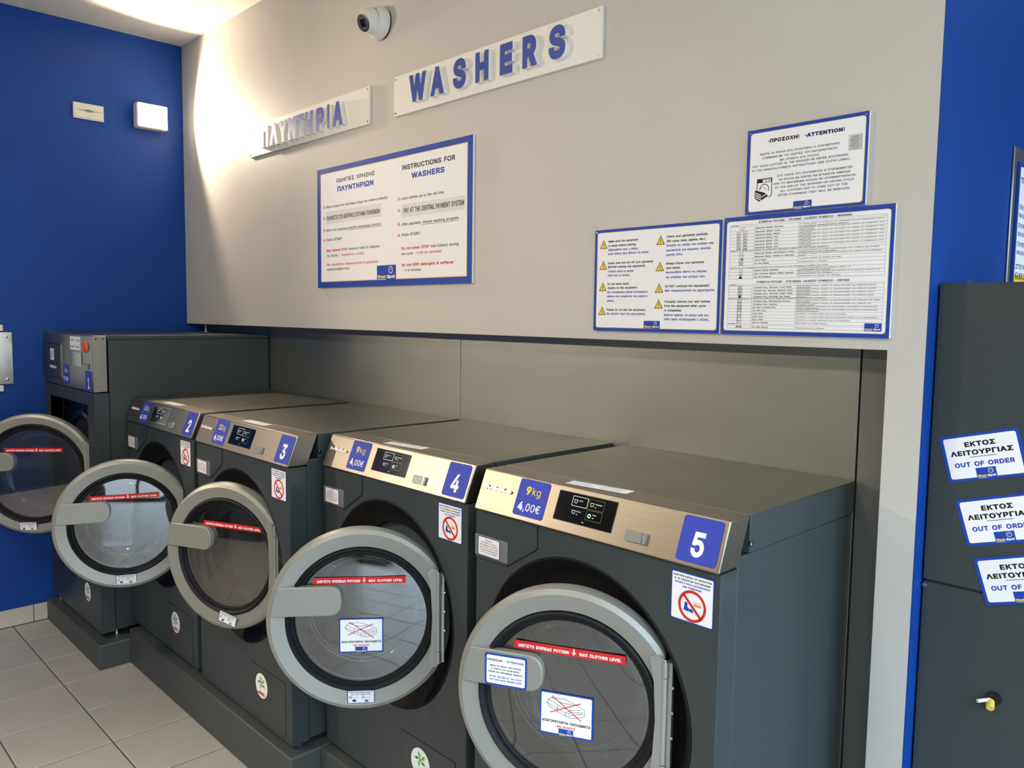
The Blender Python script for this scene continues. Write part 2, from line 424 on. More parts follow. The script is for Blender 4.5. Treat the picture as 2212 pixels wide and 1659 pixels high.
# baseboard on the left wall
bb = struct(empty('baseboard_left', (0, -0.93, 0)))
ys = [-0.57, -0.93] + [-0.93 - .354 * k for k in range(1, 11)]
for a, b in zip(ys, ys[1:]):
    if b < ROOM_Y: break
    MB().box(0.0, 0.011, b + .002 + .93, a - .002 + .93, 0.002, 0.1003, BASET).build('tile', bb, bevel=.0015)

# steel cladding behind the machines
cl = struct(empty('trim_2', (0, YP, 0.18)))
for a, b in ((0.02, 2.5735), (2.5765, 4.2585)):
    MB().box(a, b, 0, 0.012, 0.05, ZB - .16, PANELM).build('steel_panel', cl, bevel=.001)
sp = MB().box(4.2625, 4.42, 0.004, 0.03, -.17, ZB - .181, mat('strip_steel', (134, 136, 132), 0.42, metal=0.6, noise=0.06, scale=3)).build('steel_panel', cl, bevel=.001); sp['label'] = 'narrow full-height steel strip'
# plinths
PZ1, PZ = 0.1276, 0.183
def plinth(name, prof, z1, label):
    o = MB().prism_z(prof, 0.0, z1, ANTH2).build(name, bevel=.006); return tag(o, label, 'plinth')
plinth('plinth', [(0.012, -.862), (.948, -.862), (.948, .10), (.012, .10)], PZ1, 'low dark grey plinth under the tall first washer beside the blue wall')
plinth('plinth', [(0.950, -.716), (2.6096, -.716), (2.6096, .10), (.950, .10)], PZ, 'dark grey plinth under washers 2 and 3')
plinth('plinth', [(2.6116, -.5927), (4.30, -.5927), (4.30, .10), (2.6116, .10)], PZ, 'dark grey plinth under washers 4 and 5, set back from the one beside it')

# ------------------------------------------------------------------ stickers for the machines
ZT, ZF, DYB, DYT = 1.3656, 1.2538, 0.0444, 0.084
FL = math.hypot(DYB, ZT - ZF); FEY = (0, DYB / FL, (ZT - ZF) / FL)
def price_label(kg, price):
    p = Print(); w, h = .113, .102; p.rect(-w / 2, -h / 2, w / 2, h / 2, I_LBL, 1, .008)
    kw = .045 * (1 if len(kg) == 1 else 1.45)
    p.runs([(kg, I_YEL, .16), ('kg', I_YEL, .0)], .002, .010, .029, .058 if len(kg) == 1 else .064, 'c')
    p.runs([(price[0], I_WHITE, .14), (price[1:], I_WHITE, .03)], 0, -.035, .029, .084, 'c')
    return p
def number_label(n):
    p = Print(); w = .104; p.rect(-w / 2, -w / 2, w / 2, w / 2, I_LBL, 1, .008)
    p.text(n, 0, -.0345, .072, I_WHITE, .041 if n != '1' else .030, 'c', bold=.13); return p
def display():
    p = Print(); w, h = .192, .076; p.rect(-w / 2 - .0015, -h / 2 - .0015, w / 2 + .0015, h / 2 + .0015, CHROME, .5); p.rect(-w / 2, -h / 2, w / 2, h / 2, SCREEN, 1)
    for i, (x, y, t1, t2, m_) in enumerate([(-.046, .006, 'Φορτίο', '', I_SCREEN), (.008, .006, 'Πρόγραμμα', '60', I_SCRG), (-.046, -.022, 'Εύκολα', '40', None), (.008, -.022, 'Ειδικά', '30', I_SCRG)]):
        if m_: p.line([(x, y), (x + .05, y), (x + .05, y + .025), (x, y + .025)], .0009 if m_ is I_SCREEN else .0005, m_, 2, True)
        if i == 3: p.ring(x + .011, y + .011, .003, .0055, I_SCREEN, 2)
        else: p.line([(x + .006, y + .016), (x + .008, y + .008), (x + .015, y + .008), (x + .017, y + .016), (x + .006, y + .016)], .0009, I_SCREEN, 2)
        p.text(t1, x + .021, y + .014, .0042, I_SCREEN, k=2)
        if t2: p.text(t2, x + .021, y + .006, .0042, I_SCREEN, k=2)
    p.text('Info', .0, -.032, .0038, I_SCREEN, k=2)
    return p
def shoe_label():
    p = Print(); w, h = .113, .114; p.rect(-w / 2, -h / 2, w / 2, h / 2, I_BLUE, 1, .004); p.rect(-w / 2 + .003, -h / 2 + .003, w / 2 - .003, h / 2 - .003, I_WHITE, 1.5, .003)
    for t, y, m_, tw in (('ΑΠΑΓΟΡΕΥΟΝΤΑΙ ΤΑ ΠΑΠΟΥΤΣΙΑ', .0455, I_BLACK, .102), ('& ΤΑ ΑΞΕΣΟΥΑΡ ΚΑΤΟΙΚΙΔΙΩΝ', .0375, I_BLACK, .094), ('SHOES & PETS ACCESSORIES', .0295, I_TBLUE, .092), ('ARE FORBIDDEN', .0215, I_TBLUE, .050)):
        p.text(t, 0, y, .0050, m_, tw, 'c', bold=.16, k=2.2)
    cx, cy = .001, -.017
    p.poly([(cx - .022, cy - .012), (cx - .012, cy - .014), (cx - .005, cy - .012), (cx - .007, cy - .007), (cx - .012, cy - .004), (cx - .012, cy + .006), (cx - .019, cy + .007), (cx - .020, cy - .002)], I_BLUE, 2)
    p.poly([(cx - .006, cy - .014), (cx + .004, cy - .015), (cx + .003, cy - .009), (cx - .002, cy - .006), (cx - .006, cy - .008)], I_TBLUE, 2)
    p.line([(cx - .022, cy - .014), (cx + .010, cy - .018)], .0008, I_GREY, 2)
    p.poly([(cx + .004, cy + .002), (cx + .022, cy + .001), (cx + .024, cy + .005), (cx + .006, cy + .006)], I_ORANGE, 2)
    for q in range(5): p.line([(cx + .006 + q * .004, cy + .005), (cx + .005 + q * .0042, cy + .012)], .0014, I_ORANGE, 2)
    p.ring(cx, cy, .030, .0365, I_RED, 2.6)
    d = .0235; p.line([(cx - d, cy + d), (cx + d, cy - d)], .0065, I_RED, 2.6)
    return p
def drawer_sticker():
    p = Print(); w, h = .089, .055; p.rect(-w / 2, -h / 2, w / 2, h / 2, I_BLUE, 1, .005); p.rect(-w / 2 + .0015, -h / 2 + .0015, w / 2 - .0015, h / 2 - .0015, I_WHITE, 1.5, .004)
    p.text('ΠΡΟΣΟΧΗ', 0, .017, .0042, I_RED, .032, 'c', .16)
    for t, y, tw in (('ΑΚΟΛΟΥΘΕΙΤΕ ΤΙΣ ΟΔΗΓΙΕΣ.', .010, .066), ('ΜΗ ΦΟΡΤΩΝΕΤΕ ΤΟ ΠΛΥΝΤΗΡΙΟ', .003, .072), ('ΤΟ ΠΛΥΝΤΗΡΙΟ ΔΕΝ ΘΑ ΞΕΚΙΝΗΣΕΙ', -.011, .074), ('ΡΟΥΧΑ ΠΟΥ ΘΑ ΕΧΟΥΝ ΖΗΜΙΑ', -.018, .066)):
        p.text(t, 0, y, .0038, I_BLACK, tw, 'c', .12)
    p.runs([('ΠΑΝΩ ΑΠΟ ΤΗΝ ', I_BLACK, .12), ('ΚΟΚΚΙΝΗ ΓΡΑΜΜΗ', I_RED, .12)], 0, -.004, .0038, .076, 'c')
    return p
def paper_label():
    p = Print(); w, h = .190, .044; p.rect(-w / 2, -h / 2, w / 2, h / 2, I_WHITE, 1)
    for x, y, t, tw in ((-.055, .009, 'Κανονικό', .05), (-.055, -.010, 'Κανονικό με πρόπλυση', .082), (.040, .009, 'Ευαίσθητα / Μάλλινα', .075), (.040, -.010, 'Μάλλινα & Μεταξωτά', .07)):
        p.text(t, x, y, .0055, I_BLACK, tw, 'c', .1); p.text('40 °C', x - .02, y - .007, .0035, I_RED if x < 0 else I_LINE, .014, 'c')
    return p
def oval_sticker():
    p = Print(); p.disc(0, 0, .049, I_WHITE, 1, .0495, 40)
    for q in range(5):
        a = PI / 2 + q * 2 * PI / 5
        pts = []
        for i in range(9):
            t = i / 8; r = .006 + .024 * t; wv = .008 * math.sin(PI * t); pts.append((r, wv))
        pts = pts + [(r, -wv * .6) for r, wv in reversed(pts[1:-1])]
        p.poly([(.0 + r * math.cos(a + .35 * (r / .03)) - v * math.sin(a), .012 + (r * math.sin(a + .35 * (r / .03)) + v * math.cos(a)) * .85) for r, v in pts], I_GREEN if q % 2 else I_LGREEN, 2)
    p.disc(0, .012, .006, I_LGREEN, 2.5)
    p.text('ARIEL', 0, -.036, .014, I_RED, .058, 'c', .22, 2.3, slant=.15)
    return p
def level_strip(w=.284, h=.021):
    p = Print(); p.rect(-w / 2, -h / 2, w / 2, h / 2, I_RED, 1, .001)
    p.text('ΜΕΓΙΣΤΟ ΕΠΙΠΕΔΟ ΡΟΥΧΩΝ', -w * .46, -h * .24, h * .46, I_WHITE, w * .465, 'l', .14)
    p.text('MAX CLOTHES LEVEL', w * .465, -h * .24, h * .46, I_WHITE, w * .37, 'r', .14)
    ax = w * .047; p.line([(ax, h * .32), (ax, -h * .1)], .0035, I_WHITE, 2); p.poly([(ax - .006, 0), (ax, -h * .36), (ax + .006, 0)], I_WHITE, 2)
    return p
def duvet_sticker():
    p = Print(); w, h = .137, .110; p.rect(-w / 2, -h / 2, w / 2, h / 2, I_BLUE, 1, .003); p.rect(-w / 2 + .004, -h / 2 + .004, w / 2 - .004, h / 2 - .004, I_WHITE, 1.5, .003)
    L = lambda pts: p.line(pts, .0011, I_BLACK, 2)
    L([(-.046, .034), (-.038, .040), (-.005, .041), (.030, .030), (.046, .020), (.048, .008), (.040, .002), (.010, -.006), (.000, -.002), (-.002, .006), (.010, .014), (.036, .020)])
    L([(-.046, .034), (-.050, .026), (-.046, .018), (-.022, .006), (.000, -.002)]); L([(-.050, .026), (-.024, .014), (-.002, .006)]); L([(-.046, .034), (-.020, .022), (.010, .014)])
    L([(.004, .004), (.014, .010), (.040, .014), (.041, .010), (.014, .003), (.006, -.001)]); L([(-.038, .040), (-.012, .030), (.030, .030)]); L([(-.022, .022), (-.024, .006)])
    p.line([(-.036, .044), (.038, -.008)], .0022, I_RED, 3); p.line([(.036, .036), (-.040, .002)], .0022, I_RED, 3)
    p.text('ΑΠΑΓΟΡΕΥΟΝΤΑΙ ΠΑΠΛΩΜΑΤΑ', 0, -.0235, .0085, I_BLACK, .124, 'c', .15); p.text('NO DUVETS', 0, -.0345, .0075, I_RED, .047, 'c', .16)
    p.brand_box(-.019, -.0545, .019, -.0365, 2); return p
def overload_sticker():
    p = Print(); w, h = .084, .045; p.rect(-w / 2, -h / 2, w / 2, h / 2, I_NAVY, 1, .004); p.rect(-w / 2 + .002, -h / 2 + .002, w / 2 - .002, h / 2 - .002, I_WHITE, 1.5, .003)
    p.text('ΜΗΝ ΠΑΡΑΦΟΡΤΩΝΕΤΕ', 0, .0135, .0050, I_BLACK, .072, 'c', .18); p.text('DO NOT OVERLOAD', 0, .0065, .0046, I_TBLUE, .060, 'c', .18)
    for x, m_, t in ((-.032, I_RED, 'ΛΑΘΟΣ'), (.006, I_GREEN, 'ΣΩΣΤΟ')):
        p.ring(x, -.001, .0035, .0048, m_, 2.2, 20); p.text(t, x + .008, -.003, .0035, I_LINE, .016, 'l', .1)
        p.disc(x + .011, -.0135, .0072, I_GREY, 2, .0060); p.disc(x + .011, -.0125 if m_ is I_RED else -.015, .0060, I_NAVY if m_ is I_RED else I_TBLUE, 2.2, .0040 if m_ is I_RED else .0028)
    p.line([(-.034, .001), (-.030, -.003)], .001, I_RED, 2.4); p.line([(-.034, -.003), (-.030, .001)], .001, I_RED, 2.4)
    p.line([(.004, -.001), (.006, -.003), (.010, .003)], .0012, I_GREEN, 2.4)
    return p
def attention_sticker():
    p = Print(); w, h = .112, .083; p.rect(-w / 2, -h / 2, w / 2, h / 2, I_BLUE, 1, .005); p.rect(-w / 2 + .005, -h / 2 + .005, w / 2 - .005, h / 2 - .005, I_WHITE, 1.5, .004)
    p.runs([('ΠΡΟΣΟΧΗ!', I_BLACK, .16), (' - ', I_BLACK, .05), ('ATTENTION!', I_TBLUE, .16)], 0, .022, .0072, .098, 'c')
    for t, y, m_, tw in (('ΜΕΤΑ ΤΟ ΤΕΛΟΣ ΤΗΣ ΠΛΥΣΗΣ', .008, I_BLACK, .084), ('Η ΠΟΡΤΑ ΤΟΥ ΠΛΥΝΤΗΡΙΟΥ', -.000, I_BLACK, .076), ('ΠΡΕΠΕΙ ΝΑ ΠΑΡΑΜΕΝΕΙ ΑΝΟΙΚΤΗ.', -.008, I_BLACK, .094), ('AFTER THE END OF THE CYCLE', -.020, I_TBLUE, .086), ('THE DOOR MUST REMAIN OPEN.', -.028, I_TBLUE, .088)):
        p.text(t, 0, y, .0052, m_, tw, 'c', .14)
    return p
PROT = {}
def stick(kind, fn, parent, origin, ex, ey):
    if kind in PROT:
        o = PROT[kind].copy(); COL.objects.link(o); o.parent = parent
    else:
        o = fn().build(kind.split(':')[0], parent); PROT[kind] = o
    return place(o, origin, ex, ey)

# ------------------------------------------------------------------ washing machines
def door_parts(parent, hinge, theta, R, RG, RGL, RH, strip_x=0.0, strip_z=.124, duvet=None, attn=False, over=None, over_rot=0.0):
    K = R / .292
    d = MB()
    prof = [(RG + .001, .016), (RG + .004, .009), (R - .0175, .0), (R - .005, .007), (R, .021), (R - .002, .044), (RG + .02, .05), (RG + .001, .045)]
    d.lathe_y(prof, SILVER, (-RH, 0, 0), 120, xmax=RH - .003, closed=True)
    # thick casting that carries the hinge
    zh = .155 * K
    d.prism_y([(RGx, z) for RGx, z in ((-.034, -zh), (-.004, -zh), (-.004, zh), (-.022, zh + .008), (-.038, zh - .002), (-.026, zh * .6), (-.021, 0), (-.026, -zh * .6))], -.0012, .046, SILVER)
    door = d.build('door', parent, smooth=35); door.location = hinge; door.rotation_euler = (0, 0, theta)
    g = MB().lathe_y([(RG + .002, .040), (RG + .001, .006), (RG - .004, .002), (RG - .012, .008), (RG - .014, .014), (RGL + .006, .014), (RGL, .022), (RGL, .050)], RUBBER, (-RH, 0, 0), 96)
    g.build('gasket', door)
    gl = MB(); ns = [(RGL + .002, .022)] + [(RGL * q, .022 - .006 * (1 - q * q)) for q in (.96, .88, .76, .6, .4, .2, .001)]
    gl.lathe_y(ns, GLASS, (-RH, 0, 0), 96); gl.build('glass_pane', door, smooth=80)
    bw = MB().lathe_y([(RGL + .002, .024), (RGL - .004, .028), (RGL - .010, .034), (RGL - .016, .060), (RGL - .022, .085), (RGL - .032, .098), (RGL - .036, .104), (RGL - .05, .112), (RGL * .5, .130), (.001, .136)], BOWL, (-RH, 0, 0), 96)
    for rr, yy in ((RGL - .0045, .029), (RGL - .0310, .098), (RGL - .0390, .107)):
        bw.lathe_y([(rr + .0016 * math.cos(a), yy + .0016 * math.sin(a)) for a in (0, PI / 3, 2 * PI / 3, PI, 4 * PI / 3, 5 * PI / 3)], EDGE, (-RH, 0, 0), 96, closed=True)  # thin rings added as highlight arcs along the bowl's edges
    bw.build('glass_bowl', door, smooth=80)
    # handle paddle with rounded end
    x0, x1, zb, zt = -math.sqrt((R - .017) ** 2 - .064 ** 2), -.058 * (1.55 if K > 1.03 else 1), .018, .111
    r = (zt - zb) / 2; out = []
    for i in range(7): 
        z = zb + (zt - zb) * (1 - i / 6); out.append((-math.sqrt((R - .017) ** 2 - z * z), z))
    for i in range(5): a = -PI / 2 + PI / 2 * i / 4; out.append((x1 - .036 + .036 * math.cos(a), zb + .036 + .036 * math.sin(a)))
    for i in range(5): a = PI / 2 * i / 4; out.append((x1 - .036 + .036 * math.cos(a), zt - .036 + .036 * math.sin(a)))
    h = MB().prism_y([(a - RH, b) for a, b in out], -.004, .020, SILVER); h.build('handle', door, bevel=.003)
    hg = MB()
    for za, zb_, rr in ((zh, zh - .040, .0135), (zh - .042, -zh + .042, .0125), (-zh + .040, -zh, .0135)):
        hg.cyl((-.003, .010, za * .94), (-.003, .010, zb_ * .94), rr, SILVER2, 20)
    hg.cyl((-.003, .010, zh * .94), (-.003, .010, zh * .94 + .004), .008, CHROME, 16)
    hg.box(.006, .016, .004, .055, -zh * .93, zh * .93, SILVER2)
    for zz in (.5, .1, -.3): hg.cyl((.016, .02, zh * zz), (.019, .02, zh * zz), .005, CHROME, 10)
    hg.build('hinge', door)
    stick('level_strip', level_strip, door, (-RH + strip_x, .0152, strip_z), WX, WZ)
    if duvet is not None: stick('duvet_sticker', duvet_sticker, door, (-RH, .0148, duvet), WX, WZ)
    if attn: stick('attention_sticker', attention_sticker, door, (-RH - .154, -.0045, .0615), WX, WZ)
    if over: 
        n = Vector((0, -1, 0)); ex = Vector((math.cos(over_rot), 0, math.sin(over_rot))); ey = Vector((-math.sin(over_rot), 0, math.cos(over_rot)))
        # the ring face slopes gently outwards: sit just in front of it
        stick('overload_sticker', overload_sticker, door, (-RH + over[0], .0025 - .0035, over[1]), ex, Vector((0, -.13, 1)) if not over_rot else ey)
    return door

def plate_with_hole(mb, x0, x1, z0, z1, y, cx, cz, R, yb, material, n=64):
    ang = sorted(set([2 * PI * i / n for i in range(n)] + [math.atan2(b - cz, a - cx) % (2 * PI) for a in (x0, x1) for b in (z0, z1)]))
    inn = [(cx + R * math.cos(a), y, cz + R * math.sin(a)) for a in ang]; out = []
    for a in ang:
        c, s_ = math.cos(a), math.sin(a); t = 1e9
        if c > 1e-9: t = min(t, (x1 - cx) / c)
        if c < -1e-9: t = min(t, (x0 - cx) / c)
        if s_ > 1e-9: t = min(t, (z1 - cz) / s_)
        if s_ < -1e-9: t = min(t, (z0 - cz) / s_)
        out.append((cx + t * c, y, cz + t * s_))
    k = len(ang); back = [(a, yb, b) for a, _, b in out]; inb = [(a, yb, b) for a, _, b in inn]
    mb.add(inn + out + back + inb, [(i, k + i, k + (i + 1) % k, (i + 1) % k) for i in range(k)] + [(k + i, 2 * k + i, 2 * k + (i + 1) % k, k + (i + 1) % k) for i in range(k)] + [(3 * k + i, i, (i + 1) % k, 3 * k + (i + 1) % k) for i in range(k)] + [(2 * k + i, 3 * k + i, 3 * k + (i + 1) % k, 2 * k + (i + 1) % k) for i in range(k)], material)

def washer(num, x, y, W, kg, price, theta, label, **dk):
    depth = YP - .006 - y
    r = empty('washing_machine', (x, y, PZ)); tag(r, label, 'washing machine', 'washers in a row along the grey wall')
    Z = lambda z: z - PZ
    yf = -DYB + .012
    # housing
    MB().box(.003, W - .003, .041, depth - .03, Z(.205), Z(1.2735), ANTH).build('housing', r, bevel=.003)
    m_ = MB(); m_.box(.0, W, DYT + .002, depth, Z(1.2755), Z(ZT - .0022), ANTH); m_.build('lid', r, bevel=.002)
    MB().box(.0, W, DYT + .001, depth, Z(ZT - .0022), Z(ZT), STEELTOP).build('lid_top', r, bevel=.0008)
    OX, OZ, OR = .390, .838, .350
    fp = MB(); plate_with_hole(fp, .0, W, Z(.200), Z(ZF - .004), yf, OX, Z(OZ), OR, .037, ANTH); fp.build('front_panel', r, bevel=.003)
    ring = MB().lathe_y([(OR + .001, yf + .003), (OR - .004, yf - .001), (OR - .012, yf + .004), (OR - .035, yf + .035), (OR - .055, yf + .047), (.268, yf + .052), (.262, yf + .075), (.255, yf + .12)], PORT, (OX, 0, Z(OZ)), 96)
    ring.build('porthole_ring', r)
    dr = MB().lathe_y([(.256, yf + .10), (.252, yf + .12), (.27, yf + .14), (.27, yf + .42), (.20, yf + .44), (.001, yf + .43)], DRUM, (OX, 0, Z(OZ)), 64)
    for q in range(3):
        a = PI / 2 + .6 + q * 2 * PI / 3; cx, cz = OX + .235 * math.cos(a), Z(OZ) + .235 * math.sin(a)
        dr.cyl((cx, yf + .15, cz), (cx, yf + .41, cz), .035, DRUM, 12)
    dr.build('drum', r)
    fa = MB().prism_x([(0, Z(ZT)), (-DYB, Z(ZF)), (-DYB + DYT, Z(ZF)), (DYT, Z(ZT))][::1], .0, W, STEEL); fa.build('control_panel', r, bevel=.0035, segs=3)
    fo = lambda sx, s, off=.0004: (sx, -s / FL * (-1) * 0 + (-DYB * s / FL) - off * (ZT - ZF) / FL, Z(ZT - (ZT - ZF) * s / FL) + off * DYB / FL)
    stick('price_label:%s' % kg, lambda: price_label(kg, price), r, fo(.2085, .0555), WX, FEY)
    stick('number_label:%s' % num, lambda: number_label(num), r, fo(.737 if num in '45' else .747, .058), WX, FEY)
    stick('display', display, r, fo(.3965, .0525), WX, FEY)
    if 'logo' not in PROT:
        lg = Print(); xx = 0
        bb_ = [contours(ch, 0, 3) for ch in 'Miele']; ext = [(min(p[0] for c in q_ for p in c), max(p[0] for c in q_ for p in c)) for q_ in bb_]
        kx = (.103 - 4 * .0030) / sum(b - a for a, b in ext); ky = .0150 / CAP
        for cs, (ea, eb) in zip(bb_, ext):
            cs = [[((px_ - ea) * kx + xx, py_ * ky) for px_, py_ in fatten(c, .045)] for c in orient(cs)]
            vs, fs = fill(cs); lg.add([(a, b, .003) for a, b in vs], fs, LOGOM)
            for c in cs:
                n = len(c); lg.add([(a, b, 0) for a, b in c] + [(a, b, .003) for a, b in c], [(i, (i + 1) % n, n + (i + 1) % n, n + i) for i in range(n)], BLACK)  # black sides stand in for the letters' shadow edges
            xx += (eb - ea) * kx + .0030
        PROT['logo'] = lg.build('logo', r); lo = PROT['logo']
    else: lo = PROT['logo'].copy(); COL.objects.link(lo); lo.parent = r
    place(lo, fo(.026, .0555), WX, FEY)
    bt = MB(); bt.prism_z(Print().rrect(-.031, -.0135, .031, .0135, .002), -.002, .006, STRIP); bt.prism_z(Print().rrect(.020, -.0135, .0235, .0135), .006, .0066, CHROME)
    b_ = bt.build('option_button', r, bevel=.001); place(b_, fo(.569, .085), WX, FEY)
    stick('paper_label', paper_label, r, (.385, .050, Z(ZT) + .0003), (1, .10, 0) if num in '45' else WX, (-.10, 1, 0) if num in '45' else (0, 1, 0))
    # detergent drawer
    dw = MB(); out = [(.001, Z(1.109)), (.128, Z(1.111)), (.240, Z(1.182)), (.2445, Z(1.188)), (.2445, Z(ZF - .006)), (.001, Z(ZF - .006))]
    dw.prism_y([(a + (.002 if a > .01 else 0), b - (.002 if b < Z(1.2) else 0)) for a, b in out], yf - .0008, yf + .004, DARK); dw.prism_y(out, yf - .003, yf + .004, ANTH)  # raised dark outline stands in for the shadow gap around the drawer
    do = dw.build('detergent_drawer', r)
    MB().box(.0, .1345, yf - .0065, yf - .002, Z(1.119), Z(1.180), STRIP).build('drawer_handle', do, bevel=.001)
    stick('drawer_sticker', drawer_sticker, do, (.0595, yf - .0068, Z(1.1497)), WX, WZ)
    stick('warning_label', shoe_label, r, (.7285 if num in '5' else .7195, yf - .0004, Z(1.1785)), WX, WZ)
    # service flap and round sticker
    sf = MB(); sf.prism_y([(.470, Z(.213)), (.754, Z(.213)), (.754, Z(.430)), (.470, Z(.430))], yf - .0006, yf + .002, DARK); sf.prism_y([(.472, Z(.215)), (.752, Z(.215)), (.752, Z(.428)), (.472, Z(.428))], yf - .0016, yf + .002, ANTH)  # dark outline stands in for the shadow gap around the flap
    sf.build('service_flap', r)
    stick('round_sticker', oval_sticker, r, (.5665 if num != '4' else .5800, yf - .0022, Z(.3550)), WX, WZ)
    sc = MB().cyl((W - .001, .090, Z(1.298)), (W + .003, .090, Z(1.298)), .0075, CHROME, 14); sc.cyl((W + .003, .090, Z(1.298)), (W + .006, .090, Z(1.298)), .0045, CHROME, 6); sc.build('screw', r)
    for fx, fy in ((.05, .02), (W - .05, .02), (.05, depth - .1), (W - .05, depth - .1)):
        MB().cyl((fx, fy, 0), (fx, fy, .008), .022, CHROME, 16).cyl((fx, fy, .008), (fx, fy, .03), .012, CHROME, 12).build('foot', r)
    door_parts(r, (.657, -.023, Z(.858)), math.radians(theta), .292, .229, .203, .242, **dk)
    return r
washer('2', .9003, -.6431, .8046, '11', '6,00€', 67.1, 'low dark grey washer numbered 2, door swung wide open, beside the tall washer', over=(0, -.2475))
washer('3', 1.7685, -.6508, .8008, '11', '6,00€', 24.3, 'low dark grey washer numbered 3, its dark door glass slightly open', strip_x=.037, strip_z=.1225, over=(.018, -.2445), over_rot=-.22)
washer('4', 2.6055, -.5284, .7994, '9', '4,00€', 51.7, 'dark grey washer numbered 4 with a round door sticker against duvets and half-open door', strip_x=-.004, duvet=-.0525, over=(0, -.2445))
washer('5', 3.4629, -.5429, .8002, '9', '4,00€', 26.4, 'dark grey washer numbered 5 with a notice stuck on its door handle', strip_x=.003, strip_z=.128, duvet=-.035, attn=True)

# tall washer number 1
def tall_washer():
    x0, x1, y, z1, zf, zb = .012, .8812, -.829, 1.6836, 1.400, PZ1
    W = x1 - x0; D = YP - .006 - y
    r = empty('washing_machine', (x0, y, zb)); tag(r, 'tall dark grey washer numbered 1 with a red stop button, against the blue wall', 'washing machine', 'washers in a row along the grey wall')
    Z = lambda z: z - zb
    MB().box(.003, W - .002, .074, D, Z(.165), Z(z1 - .02), ANTH).build('housing', r, bevel=.003)
    MB().box(.0, W, .068, D, Z(z1 - .019), Z(z1), ANTH).build('lid', r, bevel=.002)
    MB().box(.0, W, .0, .066, Z(zf), Z(z1), STEEL).build('control_panel', r, bevel=.003)
    # front with rectangular recess
    fp = MB(); a0, a1, c0, c1 = .062, .757, Z(.60), Z(1.330)
    fp.box(.0, W, .002, .070, Z(.16), c0, ANTH); fp.box(.0, W, .002, .070, c1, Z(zf - .004), ANTH); fp.box(.0, a0, .002, .070, c0, c1, ANTH); fp.box(a1, W, .002, .070, c0, c1, ANTH)
    fp.build('front_panel', r, smooth=0)
    rc = MB(); rc.add([(a0, .01, c0), (a1, .01, c0), (a1, .01, c1), (a0, .01, c1), (a0, .0735, c0), (a1, .0735, c0), (a1, .0735, c1), (a0, .0735, c1)], [(0, 1, 5, 4), (1, 2, 6, 5), (2, 3, 7, 6), (3, 0, 4, 7), (4, 5, 6, 7)], BLACK)
    rc.build('door_recess', r, smooth=0)
    dr = MB().lathe_y([(.30, .0732), (.30, .060), (.285, .052), (.272, .058), (.268, .0725)], BLACK, (.45, 0, Z(.965)), 72); dr.build('porthole_ring', r)
    MB().lathe_y([(.27, .0728), (.001, .0729)], DARK, (.45, 0, Z(.965)), 48).build('drum_mouth', r)
    bx = MB(); bx.box(.002, .352, -.004, .01, Z(1.437), Z(1.628), STEEL); bx.box(.010, .345, -.006, -.003, Z(1.445), Z(1.620), STEELTOP); bo = bx.build('coin_box', r, bevel=.001)
    for za, zb_ in ((1.622, 1.627), (1.437, 1.441)): MB().box(.03, .35, -.0064, -.0058, Z(za), Z(zb_), DARK).build('slot', bo)
    p = Print(); p.rect(-.085, -.035, .085, .035, STEEL, 1, 0); p.rect(-.035, -.032, .035, .032, I_WHITE, 2, .006)
    for q in range(5): p.text('ΠΡΟΣΟΧΗ ΡΟΥΧΑ', 0, .02 - q * .010, .005, I_RED if q == 0 else I_BLACK, .055, 'c', .15, 3)
    place(p.build('notice_label', bo), (.19, -.0066, Z(1.565)), WX, WZ)
    q = PROT['logo'].copy(); COL.objects.link(q); q.parent = bo; q.scale = (1, 1, 1); place(q, (.15, -.0066, Z(1.49)), WX, WZ); q.scale = (1.2, 1.4, 1)
    p = Print(); p.rect(-.090, -.035, .090, .035, I_WHITE, 1)
    for xx, yy, t in ((-.045, .014, 'Κανονικό'), (.045, .014, 'Ευαίσθητα'), (-.045, -.020, 'Πρόπλυση'), (.045, -.020, 'Μάλλινα')): p.text(t, xx, yy, .008, I_BLACK, .06, 'c', .12); p.text('40', xx - .02, yy - .011, .006, I_RED if xx < 0 else I_LINE, .012)
    place(p.build('paper_label', r), (.594, -.0004, Z(1.638)), WX, WZ)
    dp = MB().box(.502, .696, -.003, .002, Z(1.519), Z(1.595), mat('display_green', (62, 78, 70), .15)); dp.build('display', r, bevel=.001)
    eb = MB().lathe_y([(.001, -.013), (.021, -.0125), (.024, -.010), (.024, -.005), (.020, -.004), (.020, .0)], mat('button_red', (214, 70, 36), .35), (.764, 0, Z(1.624)), 32); eo = eb.build('stop_button', r); eo['label'] = 'red round stop button'
    MB().lathe_y([(.029, .0), (.029, -.004), (.026, -.005), (.020, -.005)], mat('button_collar', (224, 150, 60), .4), (.764, 0, Z(1.624)), 32).build('collar', eo)
    MB().box(.720, .800, -.008, .002, Z(1.513), Z(1.539), STRIP).build('option_button', r, bevel=.001)
    stick('price_label:16', lambda: price_label('16', '9,00€'), r, (.418, -.0004, Z(1.468)), WX, WZ)
    stick('number_label:1', lambda: number_label('1'), r, (.796, -.0004, Z(1.4525)), WX, WZ)
    stick('round_sticker', oval_sticker, r, (.6635, .0016, Z(.3300)), WX, WZ)
    for yy in (.016, .048): MB().cyl((W - .001, yy, Z(1.668)), (W + .002, yy, Z(1.668)), .004, DARK, 10).build('screw', r)
    for fx, fy in ((.05, .03), (W - .05, .09), (.05, D - .1), (W - .05, D - .1)):
        MB().cyl((fx, fy, 0), (fx, fy, .008), .022, CHROME, 16).cyl((fx, fy, .008), (fx, fy, .04), .012, CHROME, 12).build('foot', r)
    door_parts(r, (.753 - x0, .005, Z(.970)), math.radians(52), .312, .256, .226, .275, strip_x=.002, strip_z=.124, over=(-.03, -.2675))
tall_washer()

